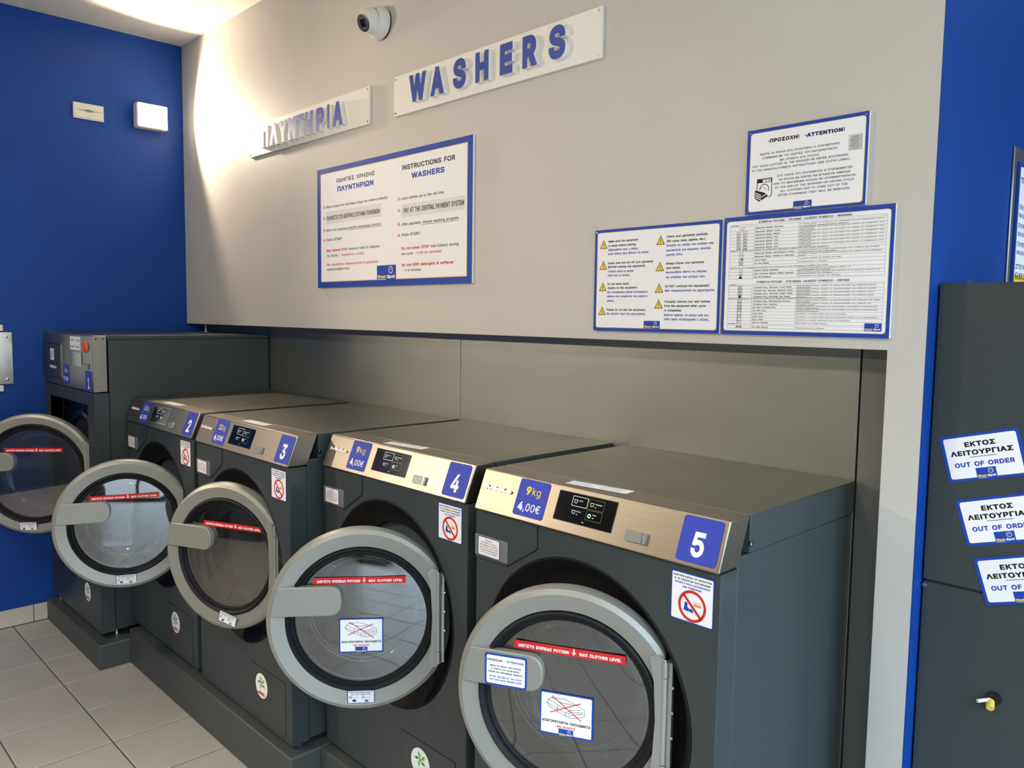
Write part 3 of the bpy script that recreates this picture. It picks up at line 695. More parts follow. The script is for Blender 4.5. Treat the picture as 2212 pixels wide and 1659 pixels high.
# ------------------------------------------------------------------ signs on the grey wall
def panel_sign(name, x0, z0, W, H, label, cat, border, inner, r_in, pr, group=None, t=.010):
    root = empty(name, (x0, -.0005, z0)); tag(root, label, cat, group)
    b = Print(); b.slab(0, 0, W, H, border, t, 0, SIGNW); o = b.build('panel', root); place(o, (0, -t, 0), WX, WZ)
    pr_o = pr.build('lettering', root); place(pr_o, (0, -t - .0002, 0), WX, WZ)
    sc = MB()
    for sx, sz in ((.008, .008), (W - .008, .008), (.008, H - .008), (W - .008, H - .008)): 
        MB().cyl((sx, -t + .001, sz), (sx, -t - .0012, sz), .0026, CHROME, 10).build('screw', root)
    return root
def letter_sign(x0, z0, W, H, letters, label):
    root = empty('letter_sign', (x0, -.0005, z0)); tag(root, label, 'sign', 'raised letter signs over the washers')
    MB().box(0, W, -.012, 0, 0, H, SIGNW).build('sign_board', root, bevel=.001)
    for ch, a, b, zz, h in letters:
        o = letter_mesh(ch, b - a, h, .021, LETBLUE, SIGNW, 'letter', root, offset=.052 if ch not in 'S' else .045); place(o, (a, -.012, zz), WX, WZ)
    for sx, sz in ((.012, .012), (W - .012, .012), (.012, H - .012), (W - .012, H - .012)): MB().cyl((sx, -.0115, sz), (sx, -.0135, sz), .004, CHROME, 10).build('screw', root)
letter_sign(.9295, 2.6588, 1.157, .1652, [('Π', .178, .252, .024, .110), ('Λ', .268, .355, .024, .110), ('Υ', .364, .450, .024, .110), ('Ν', .464, .540, .024, .110), ('Τ', .548, .622, .024, .110), ('Η', .634, .710, .024, .110), ('Ρ', .740, .812, .024, .110), ('Ι', .838, .859, .024, .110), ('Α', .884, .974, .024, .110)],
            'white board with raised Greek letters, the smaller-looking of the two letter signs near the lamp')
letter_sign(2.274, 2.657, 1.1477, .1648, [('W', .135, .250, .030, .110), ('A', .276, .364, .030, .110), ('S', .418, .496, .029, .113), ('H', .550, .624, .030, .110), ('E', .685, .752, .030, .110), ('R', .802, .876, .030, .110), ('S', .930, 1.008, .029, .113)],
            'white board with raised blue letters reading WASHERS under the dome camera')

# large instructions board
p = Print(); W, H = 1.1537, .5714
p.rect(.032, .027, 1.124, .547, I_GOLD, 1); p.rect(.0355, .0305, 1.1205, .5435, I_WHITE, 1.5)
BK, RD, BL, GN = I_BLACK, I_RED, I_NAVY, I_GREEN
p.text('ΟΔΗΓΙΕΣ ΧΡΗΣΗΣ', .174, .494, .024, BK, .320, 'l', .10); p.text('ΠΛΥΝΤΗΡΙΩΝ', .183, .452, .030, I_TBLUE, .303, 'l', .16)
p.text('INSTRUCTIONS FOR', .695, .490, .026, BK, .354, 'l', .12); p.text('WASHERS', .764, .449, .029, I_TBLUE, .220, 'l', .18)
for n, zz in (('1.', .382), ('2.', .330), ('3.', .2715), ('4.', .2245)):
    p.text(n, .057, zz, .0155, RD, .022, 'l', .14)
for n, zz in (('1.', .366), ('2.', .316), ('3.', .2575), ('4.', .2105)): p.text(n, .666, zz, .0155, RD, .022, 'l', .14)
p.text('Βάλτε ρούχα στο πλυντήριο μέχρι την κόκκινη ένδειξη.', .083, .381, .0145, BK, .511, 'l', .06)
p.rect(.081, .306, .543, .364, I_PALE, 2); p.text('ΠΛΗΡΩΣΤΕ ΣΤΟ ΚΕΝΤΡΙΚΟ ΣΥΣΤΗΜΑ ΠΛΗΡΩΜΩΝ', .089, .323, .026, BK, .442, 'l', .10, 3)
p.runs([('Μετά την πληρωμή ', BK, .06), ('επιλέξτε πρόγραμμα πλύσης.', BK, .08)], .085, .270, .0145, .459); p.line([(.262, .2655), (.542, .2655)], .0016, BK)
p.runs([('Πιέστε ', BK, .06), ('START', GN, .16), ('.', GN, .1)], .084, .224, .0150, .143)
p.runs([('Μην πιέσετε STOP', RD, .14), (' (κόκκινο) κατά τη διάρκεια', BK, .06)], .085, .1725, .0148, .444)
p.runs([('της πλύσης - ', BK, .06), ('ακυρώνεται η πλύση.', RD, .1)], .085, .1475, .0145, .325)
p.text('Μην προσθέτετε απορρυπαντικό & μαλακτικό -', .085, .105, .0148, RD, .449, 'l', .10); p.text('συμπεριλαμβάνονται.', .085, .083, .0140, BK, .204, 'l', .08)
p.text('Load clothes up to the red line.', .691, .365, .0145, BK, .291, 'l', .06)
p.rect(.693, .290, 1.1125, .344, I_PALE, 2); p.text('PAY AT THE CENTRAL PAYMENT SYSTEM', .708, .308, .027, BK, .397, 'l', .10, 3)
p.runs([('After payment, ', BK, .06), ('choose washing program.', BK, .08)], .694, .255, .0150, .383); p.line([(.832, .250), (1.075, .250)], .0016, BK)
p.runs([('Press ', BK, .06), ('START.', GN, .16)], .694, .210, .0150, .134)
p.runs([('Do not press STOP', RD, .14), (' (red button) during', BK, .06)], .694, .1525, .0150, .379)
p.runs([('the cycle - ', BK, .06), ('it will be cancelled.', RD, .1)], .694, .1295, .0145, .276)
p.text('Do not ADD detergent & softener', .694, .0815, .0150, RD, .351, 'l', .14); p.text('- it is included.', .699, .0595, .0145, BK, .136, 'l', .06)
p.brand_box(.509, .0235, .653, .091, 2)
panel_sign('instruction_board', 1.6352, 1.9357, W, H, 'large blue-bordered board of numbered washer instructions in Greek and English', 'sign', I_BLUE, None, 0, p)

# attention board
p = Print(); W, H = .338, .2341
p.rect(.0100, .0072, .3310, .2245, I_GOLD, 1, .008); p.rect(.0115, .0087, .3295, .2230, I_WHITE, 1.5, .007)
p.text('·ΠΡΟΣΟΧΗ!', .063, .1935, .0125, BK, .092, 'l', .20); p.text('·ATTENTION!', .170, .1935, .0120, BL, .108, 'l', .22)
for t, x, zz, w, m_ in (('ΒΑΛΤΕ ΤΑ ΡΟΥΧΑ ΣΤΟ ΠΛΥΝΤΗΡΙΟ Ή ΣΤΕΓΝΩΤΗΡΙΟ', .041, .1615, .225, BK), ('ΣΥΜΦΩΝΑ ΜΕ ΤΙΣ ΟΔΗΓΙΕΣ ΤΟΥ ΚΑΤΑΣΚΕΥΑΣΤΗ', .048, .1505, .211, BK), ('(ΒΛ. ΕΤΙΚΕΤΑ ΣΤΟ ΡΟΥΧΟ)', .099, .1395, .113, BK),
                        ('PUT YOUR CLOTHES IN THE WASHER OR DRYER ACCORDING', .019, .1295, .270, BL), ("TO THE MANUFACTURER'S INSTRUCTIONS (SEE CLOTH LABEL)", .016, .1185, .278, BL),
                        ('ΣΤΟ ΤΕΛΟΣ ΤΟΥ ΠΛΥΣΙΜΑΤΟΣ Ή ΣΤΕΓΝΩΜΑΤΟΣ', .094, .097, .207, BK), ('ΤΑ ΡΟΥΧΑ ΘΑ ΠΡΕΠΕΙ ΝΑ ΒΓΑΙΝΟΥΝ ΑΜΕΣΩΣ', .099, .0862, .198, BK), ('ΑΠΟ ΤΟ ΜΗΧΑΝΗΜΑ ΑΛΛΙΩΣ ΘΑ ΑΠΟΜΑΚΡΥΝΟΝΤΑΙ.', .085, .0760, .228, BK),
                        ('AT THE END OF THE WASHING OR DRYING CYCLE', .089, .0655, .218, BL), ('ALL CLOTHING HAS TO COME OUT OF THE', .105, .0550, .186, BL), ('DRYER OTHERWISE THEY WILL BE REMOVED.', .098, .0440, .201, BL)):
    p.text(t, x, zz, .0070, m_, w, 'l', .08)
p.rect(.2895, .1420, .3228, .1795, I_LINE, 2); p.rect(.2885, .1432, .3215, .1805, I_GREY, 2.3)
for q in range(7): p.text(('CARE LABEL', 'MACHINE WASH', 'WARM GENTLE', 'DO NOT BLEACH', 'TUMBLE DRY LOW', 'WARM IRON', '30 40 60')[q], .305, .1740 - q * .0046, .0026, BK, .018 + .004 * (q % 3), 'c', .08, 3)
L = lambda pts, w=.0014, c=False: p.line(pts, w, BK, 2, c)
L([(.035, .0485), (.035, .0955), (.079, .0965), (.079, .0485), (.072, .0445)], .0020); p.rect(.036, .0855, .078, .0945, BK, 2); p.rect(.052, .0868, .076, .0932, I_WHITE, 2.3); p.disc(.062, .090, .0018, BK, 2.6); p.disc(.071, .090, .0018, BK, 2.6)
p.ring(.057, .068, .012, .0140, BK, 2, a0=-.4, a1=PI + .4); p.disc(.053, .064, .010, I_WHITE, 2.2, .007); p.ring(.053, .064, .0085, .0095, BK, 2.4, a0=0, a1=PI)
p.poly([(.029, .0665), (.029, .0440), (.043, .0345), (.070, .0475), (.058, .058)], BK, 2.5)
for q in range(4):
    for s_ in range(3): p.rect(.0315 + q * .0045 , .0560 - s_ * .0060 - q * .0022, .0345 + q * .0045, .0600 - s_ * .0060 - q * .0022, I_WHITE, 2.8)
for q in range(3): p.rect(.0500 + q * .0045, .0455 + q * .0018, .0530 + q * .0045, .0490 + q * .0018, I_WHITE, 2.8)
p.brand_box(.1445, .0035, .1965, .026, 2)
panel_sign('attention_board', 3.9645, 2.1036, W, H, 'white board headed ATTENTION with a washing machine drawing, above the symbols chart', 'sign', I_BLUE, None, 0, p)

# warnings board
p = Print(); W, H = .4816, .3325
p.rect(.0110, .0095, .4725, .3230, I_GOLD, 1, .008); p.rect(.0125, .0110, .4710, .3215, I_WHITE, 1.5, .007)
for x, zz in ((.0225, .271), (.0225, .2025), (.0225, .1315), (.0215, .052), (.2495, .272), (.2495, .1905), (.249, .1235), (.2485, .074)):
    p.poly([(x - .0005, zz - .0005), (x + .0315, zz - .0005), (x + .0155, zz + .0285)], BK, 2); p.poly([(x + .0030, zz + .0015), (x + .0280, zz + .0015), (x + .0155, zz + .0245)], I_YEL, 2.4)
    p.line([(x + .0155, zz + .0165), (x + .0155, zz + .0085)], .0022, BK, 2.8); p.disc(x + .0155, zz + .0045, .0014, BK, 2.8)
for t, x, zz, w, m_ in (('Make sure the equipment', .058, .290, .121, BK), ('is empty before loading.', .0575, .276, .115, BK), ('Βεβαιωθείτε πως ο κάδος', .058, .2625, .122, I_TBLUE), ('είναι άδειος πριν βάλετε τα ρούχα.', .058, .2495, .164, I_TBLUE),
                        ('Shake dust and dirt off your garments', .058, .219, .181, BK), ('BEFORE loading into equipment.', .058, .2065, .153, BK), ('Τινάξτε καλά τα ρούχα', .058, .192, .106, I_TBLUE), ('ΠΡΙΝ από τη πλύση.', .058, .1785, .091, I_TBLUE),
                        ('Do not leave heavy', .058, .151, .089, BK), ('objects on the equipment.', .058, .138, .123, BK), ('Μη τοποθετείτε βαριά αντικείμενα', .0575, .124, .164, I_TBLUE), ('επάνω στην επιφάνεια των μηχανη-', .057, .1105, .168, I_TBLUE), ('μάτων.', .057, .096, .032, I_TBLUE),
                        ('Please do not wet the equipment.', .057, .0665, .159, BK), ('Μη ρίχνετε νερό στα μηχανήματα.', .057, .0535, .159, I_TBLUE),
                        ('Check your garments carefully', .288, .292, .145, BK), ('(NO coins, keys, papers, etc.)', .287, .278, .139, BK), ('Ελέγξτε τις τσέπες των ρούχων σας', .287, .2645, .168, I_TBLUE), ('προσεκτικά για κέρματα, κλειδιά,', .287, .250, .160, I_TBLUE), ('χαρτιά, κτλα.', .287, .2365, .062, I_TBLUE),
                        ('Always follow your garments', .287, .2095, .137, BK), ('care labels.', .288, .196, .054, BK), ('Ακολουθείτε πάντα τις οδηγίες', .288, .1825, .146, I_TBLUE), ('της ετικέτας των ρούχων σας.', .288, .1675, .142, I_TBLUE),
                        ('DO NOT overload the equipement.', .286, .1395, .160, BK), ('Μην υπερφορτώνετε τα μηχανήματα.', .286, .126, .177, I_TBLUE),
                        ('Promptly remove your wet clothes', .287, .092, .162, BK), ('from the equipment after cycle', .286, .079, .148, BK), ('is completed.', .286, .065, .064, BK), ('Βγάλτε αμέσως τα ρούχα από τον', .286, .051, .159, I_TBLUE), ('κάδο αφού ολοκληρωθεί η πλύση.', .286, .038, .161, I_TBLUE)):
    p.text(t, x, zz, .0082, m_, w, 'l', .14)
p.brand_box(.209, .0100, .271, .0345, 2)
panel_sign('warning_board', 3.4125, 1.7648, W, H, 'board of eight yellow warning triangles in two columns, left of the symbols chart', 'sign', I_BLUE, None, 0, p)

# laundry symbols board
p = Print(); W, H = .4783, .336
p.rect(.0085, .0108, .4690, .3240, I_GOLD, 1, .008); p.rect(.0100, .0123, .4675, .3225, I_WHITE, 1.5, .007)
p.text('ΣΥΜΒΟΛΑ ΡΟΥΧΩΝ - ΠΛΥΣΙΜΟ', .109, .3145, .0072, BK, .126, 'l', .12); p.text('LAUNDRY SYMBOLS - WASHING', .241, .3145, .0072, BL, .130, 'l', .12)
p.text('ΣΥΜΒΟΛΑ ΡΟΥΧΩΝ - ΣΤΕΓΝΩΜΑ', .109, .1465, .0072, BK, .132, 'l', .12); p.text('LAUNDRY SYMBOLS - DRYING', .246, .1465, .0072, BL, .126, 'l', .12)
def chart(top, bot, rows):
    hl = lambda zz: p.line([(.021, zz), (.4595, zz)], .0006, I_LINE, 2)
    for x in (.021, .4595): p.line([(x, top), (x, bot)], .0006, I_LINE, 2)
    hl(top); hl(bot); 
    for zt, zb_, en, g1, g2, sym in rows:
        hl(zb_)
        if en is None:
            p.text(g1, .023, zb_ + .0022, .0042, BK, .070 if len(g1) < 12 else .290, 'l', .1) if len(g1) > 12 else p.text(g1, .023, zb_ + .002, .0042, BK, .024, 'l', .1)
            continue
        for x in (.096, .228): p.line([(x, zt), (x, zb_)], .0006, I_LINE, 2)
        p.text(en, .100, (zt + zb_) / 2 - .002, .0046, BK, min(.118, .0041 * len(en)), 'l', .13)
        if g2: p.text(g1, .230, (zt + zb_) / 2 + .0006, .0034, BK, min(.224, .0034 * len(g1)), 'l', .08); p.text(g2, .230, zb_ + .0008, .0034, BK, min(.2, .0034 * len(g2)), 'l', .08)
        else: p.text(g1, .230, (zt + zb_) / 2 - .0015, .0036, BK, min(.224, .0034 * len(g1)), 'l', .08)
        cx, cy = .058, (zt + zb_) / 2; k_ = sym[0]
        def tub(x, dots):
            p.line([(x - .0065, cy + .004), (x - .0045, cy - .0038), (x + .0045, cy - .0038), (x + .0065, cy + .004)], .0009, BK, 2); p.line([(x - .005, cy + .002), (x + .005, cy + .002)], .0006, BK, 2)
            for q in range(dots): p.disc(x - .003 + .0024 * q, cy - .0012, .0011, BK, 2)
        if k_ == 'u': tub(cx, 0)
        elif k_ == 'U': tub(cx - .010, sym[1]); tub(cx + .010, sym[1])
        elif k_ == 'h': tub(cx, 0); p.poly([(cx - .002, cy + .003), (cx + .006, cy + .005), (cx + .003, cy - .001)], BK, 2)
        elif k_ == 'x': tub(cx, 0); p.line([(cx - .007, cy + .005), (cx + .007, cy - .005)], .0009, BK, 2); p.line([(cx - .007, cy - .005), (cx + .007, cy + .005)], .0009, BK, 2)
        elif k_ == 't': p.line([(cx - .0065, cy - .004), (cx + .0065, cy - .004), (cx, cy + .0045)], .0009, BK, 2, True); [p.line([(cx - .003 + .003 * q, cy - .004), (cx + .001 * q, cy)], .0007, BK, 2) for q in range(sym[1])]
        elif k_ == 'T': p.poly([(cx - .0068, cy - .0042), (cx + .0068, cy - .0042), (cx, cy + .0047)], BK, 2)
        elif k_ == 'q':
            p.line([(cx - .006, cy - .0042), (cx + .006, cy - .0042), (cx + .006, cy + .0042), (cx - .006, cy + .0042)], .0011, BK, 2, True)
            if sym[1] == 9: p.disc(cx, cy, .0038, BK, 2)
            elif sym[1] >= 0: p.ring(cx, cy, .0030, .0038, BK, 2, 16)
            for q in range(max(0, sym[1]) if sym[1] < 9 else 0): p.disc(cx - .0018 + .0018 * q, cy, .0007, BK, 2)
            if len(sym) > 2: [p.line([(cx - .004 + .003 * q, cy + .003), (cx - .004 + .003 * q, cy - .003)], .0008, BK, 2) for q in range(sym[2])]
        elif k_ == 'X':
            p.line([(cx - .006, cy - .0042), (cx + .006, cy - .0042), (cx + .006, cy + .0042), (cx - .006, cy + .0042)], .0011, BK, 2, True)
            p.line([(cx - .007, cy + .005), (cx + .007, cy - .005)], .001, BK, 2); p.line([(cx - .007, cy - .005), (cx + .007, cy + .005)], .001, BK, 2)
        elif k_ == 'w': p.ring(cx - .005, cy, .0025, .0035, BK, 2, 12); p.ring(cx + .005, cy, .0025, .0035, BK, 2, 12); p.line([(cx - .010, cy + .003), (cx + .010, cy - .003)], .001, BK, 2); p.line([(cx - .010, cy - .003), (cx + .010, cy + .003)], .001, BK, 2)
TMP = 'Η θερμοκρασία του νερού στο πλυντήριο δεν πρέπει να υπερβαίνει τους'
rows = [(.312, .307, None, 'ΠΛΥΣΙΜΟ', '', None), (.307, .2955, 'Machine Wash, Normal', 'Το ρούχο μπορεί να πλυθεί με την υψηλότερη δυνατή θερμοκρασία νερού,', 'με οποιοδήποτε απορρυπαντικό ή σαπούνι.', ('u',))]
zz = .2955
for n, deg, dots in (('Cold', '30C ή 65-85F', 1), ('Warm', '40C ή 105F', 2), ('Hot', '50C ή 120F', 3), ('Hot', '60C ή 140F', 3), ('Hot', '70C ή 160F', 4), ('Hot', '95C ή 200F', 5)):
    rows.append((zz, zz - .0090, 'Machine Wash, ' + n, TMP, deg, ('U', dots))); zz -= .0090
rows.append((zz, zz - .0060, None, 'Σημείωση: το σύστημα με τις βούλες που υποδεικνύουν θερμοκρασία αφορά όλους τους τρόπους πλυσίματος.', '', None)); zz -= .0060
for n, g1, g2, s_ in (('Machine Wash, Permanent Press', 'Το ρούχο μπορεί να πλυθεί στο πλυντήριο στην ρύθμιση για ελαφρά', 'στύψιμο ώστε να μην τσαλακωθεί.', ('u',)), ('Machine Wash, Gentle or Delicate', 'Το ρούχο μπορεί να πλυθεί στο πλυντήριο στη ρύθμιση για ευαίσθητα', 'ρούχα.', ('u',)), ('Hand Wash', 'Το ρούχο μπορεί να πλυθεί στο χέρι.', '', ('h',)), ('Do Not Wash', 'Απαγορεύεται το πλύσιμο.', '', ('x',))):
    rows.append((zz, zz - .0096, n, g1, g2, s_)); zz -= .0096
rows.append((zz, zz - .0100, None, 'Σημείωση: όλα από τα υφάσματα που πλένονται στον κρύο χλωρίνη, αν δεν αναγράφεται το σύμβολο στην ετικέτα', '', None)); zz -= .0100
for n, g1, g2, s_ in (('Bleach When Needed', 'Οποιαδήποτε χλωρίνη του εμπορίου μπορεί να', 'χρησιμοποιηθεί στο πλύσιμο.', ('t', 0)), ('Non-Chlorine Bleach When Needed', 'Μόνο προϊόντα χωρίς χλωρίνη και ασφαλή για τα χρώματα μπορούν να', 'χρησιμοποιηθούν στο πλύσιμο.', ('t', 2)), ('Do Not Bleach', 'Απαγορεύεται το χλώριο στο πλύσιμο.', '', ('T',))):
    rows.append((zz, zz - .0092, n, g1, g2, s_)); zz -= .0092
chart(.312, zz, rows)
zz = .1425
rows = [(zz, zz - .004, None, 'ΣΤΕΓΝΩΜΑ', '', None)]; zz -= .004
ST = 'Στεγνωτήρια ρούχων μπορεί να χρησιμοποιηθεί στη ρύθμιση '
for n, g1, g2, s_ in (('Tumble Dry, Normal, Low Heat', ST + 'χαμηλή', 'θερμοκρασία.', ('q', 1)), ('Tumble Dry, Normal, Medium Heat', ST + 'μεσαία', 'θερμοκρασία.', ('q', 2)), ('Tumble Dry, Normal, High Heat', ST + 'υψηλή', 'θερμοκρασία.', ('q', 3)), ('Tumble Dry, Normal, No Heat', ST + 'χωρίς', 'θέρμανση.', ('q', 9)),
                      (None, 'Σημείωση: το σύστημα με τις βούλες που υποδεικνύουν θερμοκρασία αφορά όλους τους τρόπους στεγνώματος.', '', None),
                      ('Tumble Dry, Permanent Press', ST + 'για σιδερ.', 'στεγνώματος.', ('q', 0)), ('Tumble Dry, Gentle', ST + 'για', 'ευαίσθητα ρούχα.', ('q', 0)), ('Do Not Tumble Dry', 'Απαγορεύεται το στέγνωμα σε στεγνωτήριο. Συνιστάται εναλλακτικός', 'τρόπος στεγνώματος.', ('X',)), ('Do Not Dry', 'Απαγορεύεται το στέγνωμα σε στεγνωτήριο. Συνιστάται εναλλακτικός', 'τρόπος στεγνώματος.', ('X',)),
                      ('Line Dry', 'Κρεμάστε το ρούχο όρθιο για να στεγνώσει.', '', ('q', -1)), ('Drip Dry', 'Κρεμάστε το ρούχο όρθιο για να στεγνώσει χωρίς να το στραγγίξετε.', '', ('q', -1, 3)), ('Dry Flat', 'Απλώστε το ρούχο οριζόντια για να στεγνώσει.', '', ('q', -1, 1)), ('Dry In Shade', 'Στεγνώστε σε σκιερό μέρος.', '', ('q', -1, 2)),
                      (None, 'ΣΤΥΨΙΜΟ', '', None), ('Do Not Wring', 'Απαγορεύεται το στύψιμο.', '', ('w',))):
    h = .0042 if n is None else .0086
    rows.append((zz, zz - h, n, g1, g2, s_)); zz -= h
chart(.1425, zz, rows)
p.brand_box(.4165, .0170, .4590, .0375, 4)
panel_sign('symbols_chart', 3.9002, 1.7645, W, H, 'blue-bordered laundry symbols chart with two ruled tables, at the lower right', 'sign', I_BLUE, None, 0, p)

# ------------------------------------------------------------------ dome camera
dc = empty('dome_camera', (2.172, -.0005, 3.071)); dc.scale = (1.09, 1.09, 1.09); tag(dc, 'white turret security camera with a dark lens window on the grey wall', 'camera')
MB().lathe_y([(.001, 0), (.061, 0), (.061, -.006), (.058, -.007)], BLACK, n=48).build('mount', dc)
MB().lathe_y([(.062, -.006), (.063, -.014), (.060, -.030), (.054, -.044), (.049, -.050)], WHITEP, n=48).build('housing', dc)
ball = empty('eyeball', (-.002, -.056, -.002), dc)
aimv = Vector((.05, -.88, -.40)).normalized()
mb = MB(); prof = []
for i in range(15):
    a = PI * i / 18 + PI * 4 / 18 * 1.0; prof.append((.050 * math.sin(a), -.050 * math.cos(a) * -1 * -1))
mb.lathe_y(prof, WHITEP, n=48)
ballm = mb.build('shell', ball); 
lens = MB(); rl = prof[0][0]; yl = prof[0][1]
lens.lathe_y([(rl + .001, yl + .002), (rl + .001, yl - .0015), (rl - .003, yl - .002), (rl - .004, yl - .001), (.001, yl - .001)], BLACK, n=40)
lens.box(-.014, .014, yl - .0032, yl - .001, -.014, .014, SCREEN); lens.box(.0105, .0125, yl - .0036, yl - .003, -.010, .010, CHROME)
lo = lens.build('lens_window', ball)
ey = aimv.cross(Vector((0, 0, 1))).normalized()
rotm = Matrix((-ey * -1, -aimv, Vector((0, 0, 0)))).transposed()
zax = (ey).cross(-aimv) ; 
q = (-aimv).to_track_quat('Y', 'Z'); ball.rotation_mode = 'QUATERNION'; ball.rotation_quaternion = q

# ------------------------------------------------------------------ wall lamps
def wall_lamp(y, z, label, watts):
    r = empty('wall_lamp', (0, y, z)); tag(r, label, 'lamp', 'floodlights on the blue wall')
    w, h, d = .185, .15, .070
    b = MB(); b.box(0, d, -w / 2, w / 2, -h / 2, h / 2, WHITEP); b.build('housing', r, bevel=.012, segs=3)
    g = MB(); g.box(d - .004, d + .008, -w / 2 + .008, w / 2 - .008, -h / 2 + .008, h / 2 - .008, GLOW); g.build('diffuser', r, bevel=.006, segs=3)
    s = add_light('lamp_beam', 'SPOT', (d + .012, 0, 0), watts, WARM, spot_size=math.radians(140), spot_blend=.30, shadow_soft_size=.035); s.parent = r
    aim(s, (1, 0, 0)); return r
wall_lamp(-.210, 2.990, 'glowing rectangular floodlight on the blue wall beside the grey wall corner', LAMP_W[0])
wall_lamp(-3.25, 2.55, 'glowing floodlight on the far part of the blue wall, away from the washers', LAMP_W[1])

# wall vent cover
v = empty('vent_cover', (0, -.635, 2.9185)); tag(v, 'white rectangular cover plate with a wavy slot, beside the lamp on the blue wall', 'vent cover')
MB().box(0, .012, 0, .165, 0, .0905, WHITEP).build('cover', v, bevel=.003)
pts = [(.012, .052), (.05, .052), (.083, .058), (.115, .052), (.153, .052), (.153, .0505), (.115, .048), (.083, .0415), (.05, .048), (.012, .0505)]
p = Print(); p.poly(pts, I_LINE, 1); p.line([(.008, .010), (.05, .0075), (.115, .0065), (.157, .006)], .0016, I_LINE, 1); p.line([(.008, .086), (.008, .008)], .0012, I_GREY, 1)
o = p.build('slot', v); place(o, (.0122, 0, 0), (0, 1, 0), WZ)

# steel plate on the blue wall at the left edge
sp = empty('steel_plate', (0, -1.24, 1.392)); tag(sp, 'shiny steel plate with screws on the blue wall beside the tall washer', 'plate')
MB().box(.006, .010, 0, .255, 0, .290, PLATE).build('plate', sp, bevel=.001)
for yy, zz in ((.226, .265), (.225, .027), (.02, .265), (.02, .027)): MB().lathe_y([(.001, -.004), (.005, -.0035), (.008, -.001), (.008, 0)], CHROME, n=16).build('screw', sp).matrix_local = Matrix.Translation((.0102, yy, zz)) @ Matrix.Rotation(PI / 2, 4, 'Z')
for zz in (.297, -.040): MB().box(.0, .012, .0, .213 if zz > 0 else .206, zz, zz + .034, WHITEP).build('mounting_strip', sp, bevel=.003)

# thin bracket under the grey wall
bk = MB(); bk.box(-.004, .004, -.003, .003, 0, .050, WHITEP); bk.box(-.016, .016, -.010, .010, 0, .003, WHITEP)
o = bk.build('bracket', loc=(.190, .040, 1.6838)); tag(o, 'small metal bracket under the grey wall, on top of the tall washer', 'bracket')

# ------------------------------------------------------------------ cabinet on the right with the out of order stickers
CB = empty('dryer_cabinet', (XR + .008, .05, 0)); tag(CB, 'tall dark grey metal cabinet plastered with out of order stickers', 'cabinet')
cw = .74
MB().box(.004, cw - .004, .008, .50, 0.0, 1.900, ANTH).build('housing', CB, bevel=.003)
MB().box(0, cw, 0, .010, 1.1555, 1.9035, ANTH).build('upper_panel', CB, bevel=.002)
MB().box(0, cw, .002, .010, .06, 1.150, ANTH).build('lower_panel', CB, bevel=.002)
MB().cyl((.006, .003, 1.141), (.006, -.003, 1.141), .0055, CHROME, 14).build('screw', CB)
cabl = MB(); cx, cz = .170, .897
cabl.cyl((cx + .006, .002, cz + .004), (cx + .006, -.004, cz + .004), .016, BLACK, 20); cabl.cyl((cx, 0, cz), (cx - .022, -.030, cz - .002), .0045, WHITEP, 10); cabl.cyl((cx, -.002, cz - .004), (cx + .004, -.022, cz - .014), .0085, mat('cable_yellow', (226, 196, 90), .5), 12)
for q in range(4): cabl.cyl((cx + .001 * q, -.006 - .004 * q, cz - .006 - .002 * q), (cx + .001 * q, -.008 - .004 * q, cz - .007 - .002 * q), .0095, mat('cable_yellow', (226, 196, 90), .5), 12)
cabl.build('cable_end', CB)
MB().box(.058, .068, .012, .030, 1.9, 1.908, CHROME).build('clip', CB)
def out_of_order():
    p = Print(); w, h = .176, .114; p.rect(-w / 2, -h / 2, w / 2, h / 2, I_BLUE, 1, .005); p.rect(-w / 2 + .008, -h / 2 + .007, w / 2 - .008, h / 2 - .007, I_WHITE, 1.5, .005)
    p.text('ΕΚΤΟΣ', 0, .026, .0150, I_BLACK, .070, 'c', .16); p.text('ΛΕΙΤΟΥΡΓΙΑΣ', 0, .006, .0150, I_BLACK, .138, 'c', .16)
    p.line([(-.028, .000), (.028, .000)], .0014, I_BLUE, 2); p.text('OUT OF ORDER', 0, -.022, .0140, I_TBLUE, .132, 'c', .18); p.brand_box(-.022, -.0535, .022, -.0275, 2); return p
import functools
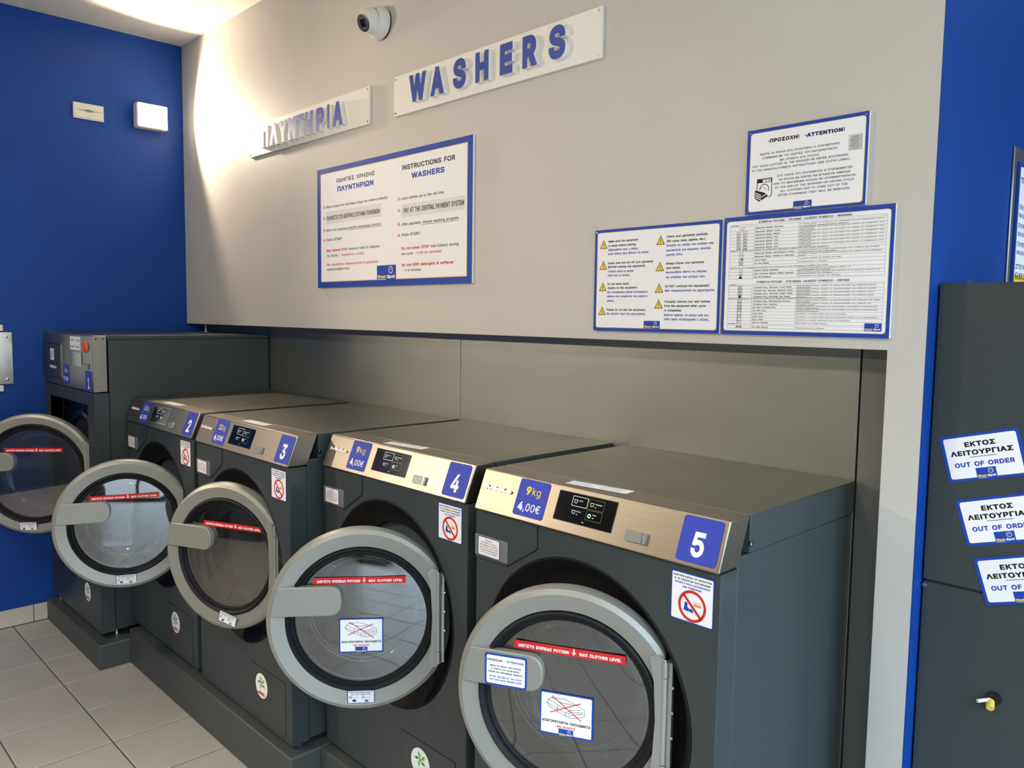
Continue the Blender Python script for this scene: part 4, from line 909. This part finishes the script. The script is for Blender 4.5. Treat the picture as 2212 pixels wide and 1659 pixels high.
for q, (tx, tz, rot) in enumerate(((4.589, 1.488, 15.0), (4.635, 1.340, 17.0), (4.683, 1.206, 18.0))):
    c_, s_ = math.cos(math.radians(rot)), math.sin(math.radians(rot))
    stick('out_of_order_sticker', out_of_order, CB, (tx - XR - .008, -.0004 if tz > 1.25 else -.0008, tz), (c_, 0, s_), (-s_, 0, c_))

# framed notice on the blue wall behind the cabinet
fr = empty('notice_frame', (XR, .632, 1.80)); tag(fr, 'clear-edged metal notice frame on the bright blue wall behind the cabinet', 'frame')
MB().box(0, .007, 0, .42, 0, .528, mat('frame_aluminium', (150, 158, 160), .3, metal=.8)).build('frame', fr, bevel=.004)
p = Print(); W, H = .36, .42; p.slab(0, 0, W, H, I_BLUE, .006); p.rect(.012, .012, W - .012, H - .012, I_WHITE, 1.5, .008)
p.text('ΤΙΜΟΚΑΤΑΛΟΓΟΣ', .020, .362, .022, BK, .30, 'l', .12); p.text('PRICE LIST', .060, .325, .022, BK, .20, 'l', .12)
for q, (a, b) in enumerate((('ΠΛΥΝΤΗΡΙΟ 9KG', 'WASHER 9KG'), ('ΠΛΥΝΤΗΡΙΟ 11KG', 'WASHER 11KG'), ('ΠΛΥΝΤΗΡΙΟ 16KG', 'WASHER 16KG'), ('ΣΤΕΓΝΩΤΗΡΙΟ', 'DRYER'))):
    zz = .285 - q * .055 - (.012 if q == 3 else 0); p.text(a, .020, zz, .019, BK, .23, 'l', .1); p.text(b, .020, zz - .024, .017, I_TBLUE, .20, 'l', .1)
p.rect(.012, .036, W - .012, .090, I_YEL, 2); p.text('ΑΠΟΡΡΥΠΑΝΤΙΚΟ & ΜΑΛΑΚΤΙΚΟ', .022, .076, .010, BK, .30, 'l', .1, 3); p.text('ΔΩΡΕΑΝ', .045, .060, .010, RD, .10, 'l', .1, 3); p.text('FREE DETERGENT', .022, .044, .010, BK, .22, 'l', .1, 3)
p.brand_box(.080, .004, .170, .034, 2)
o = p.build('notice_sheet', fr); place(o, (.014, .030, .064), (0, 1, 0), WZ)
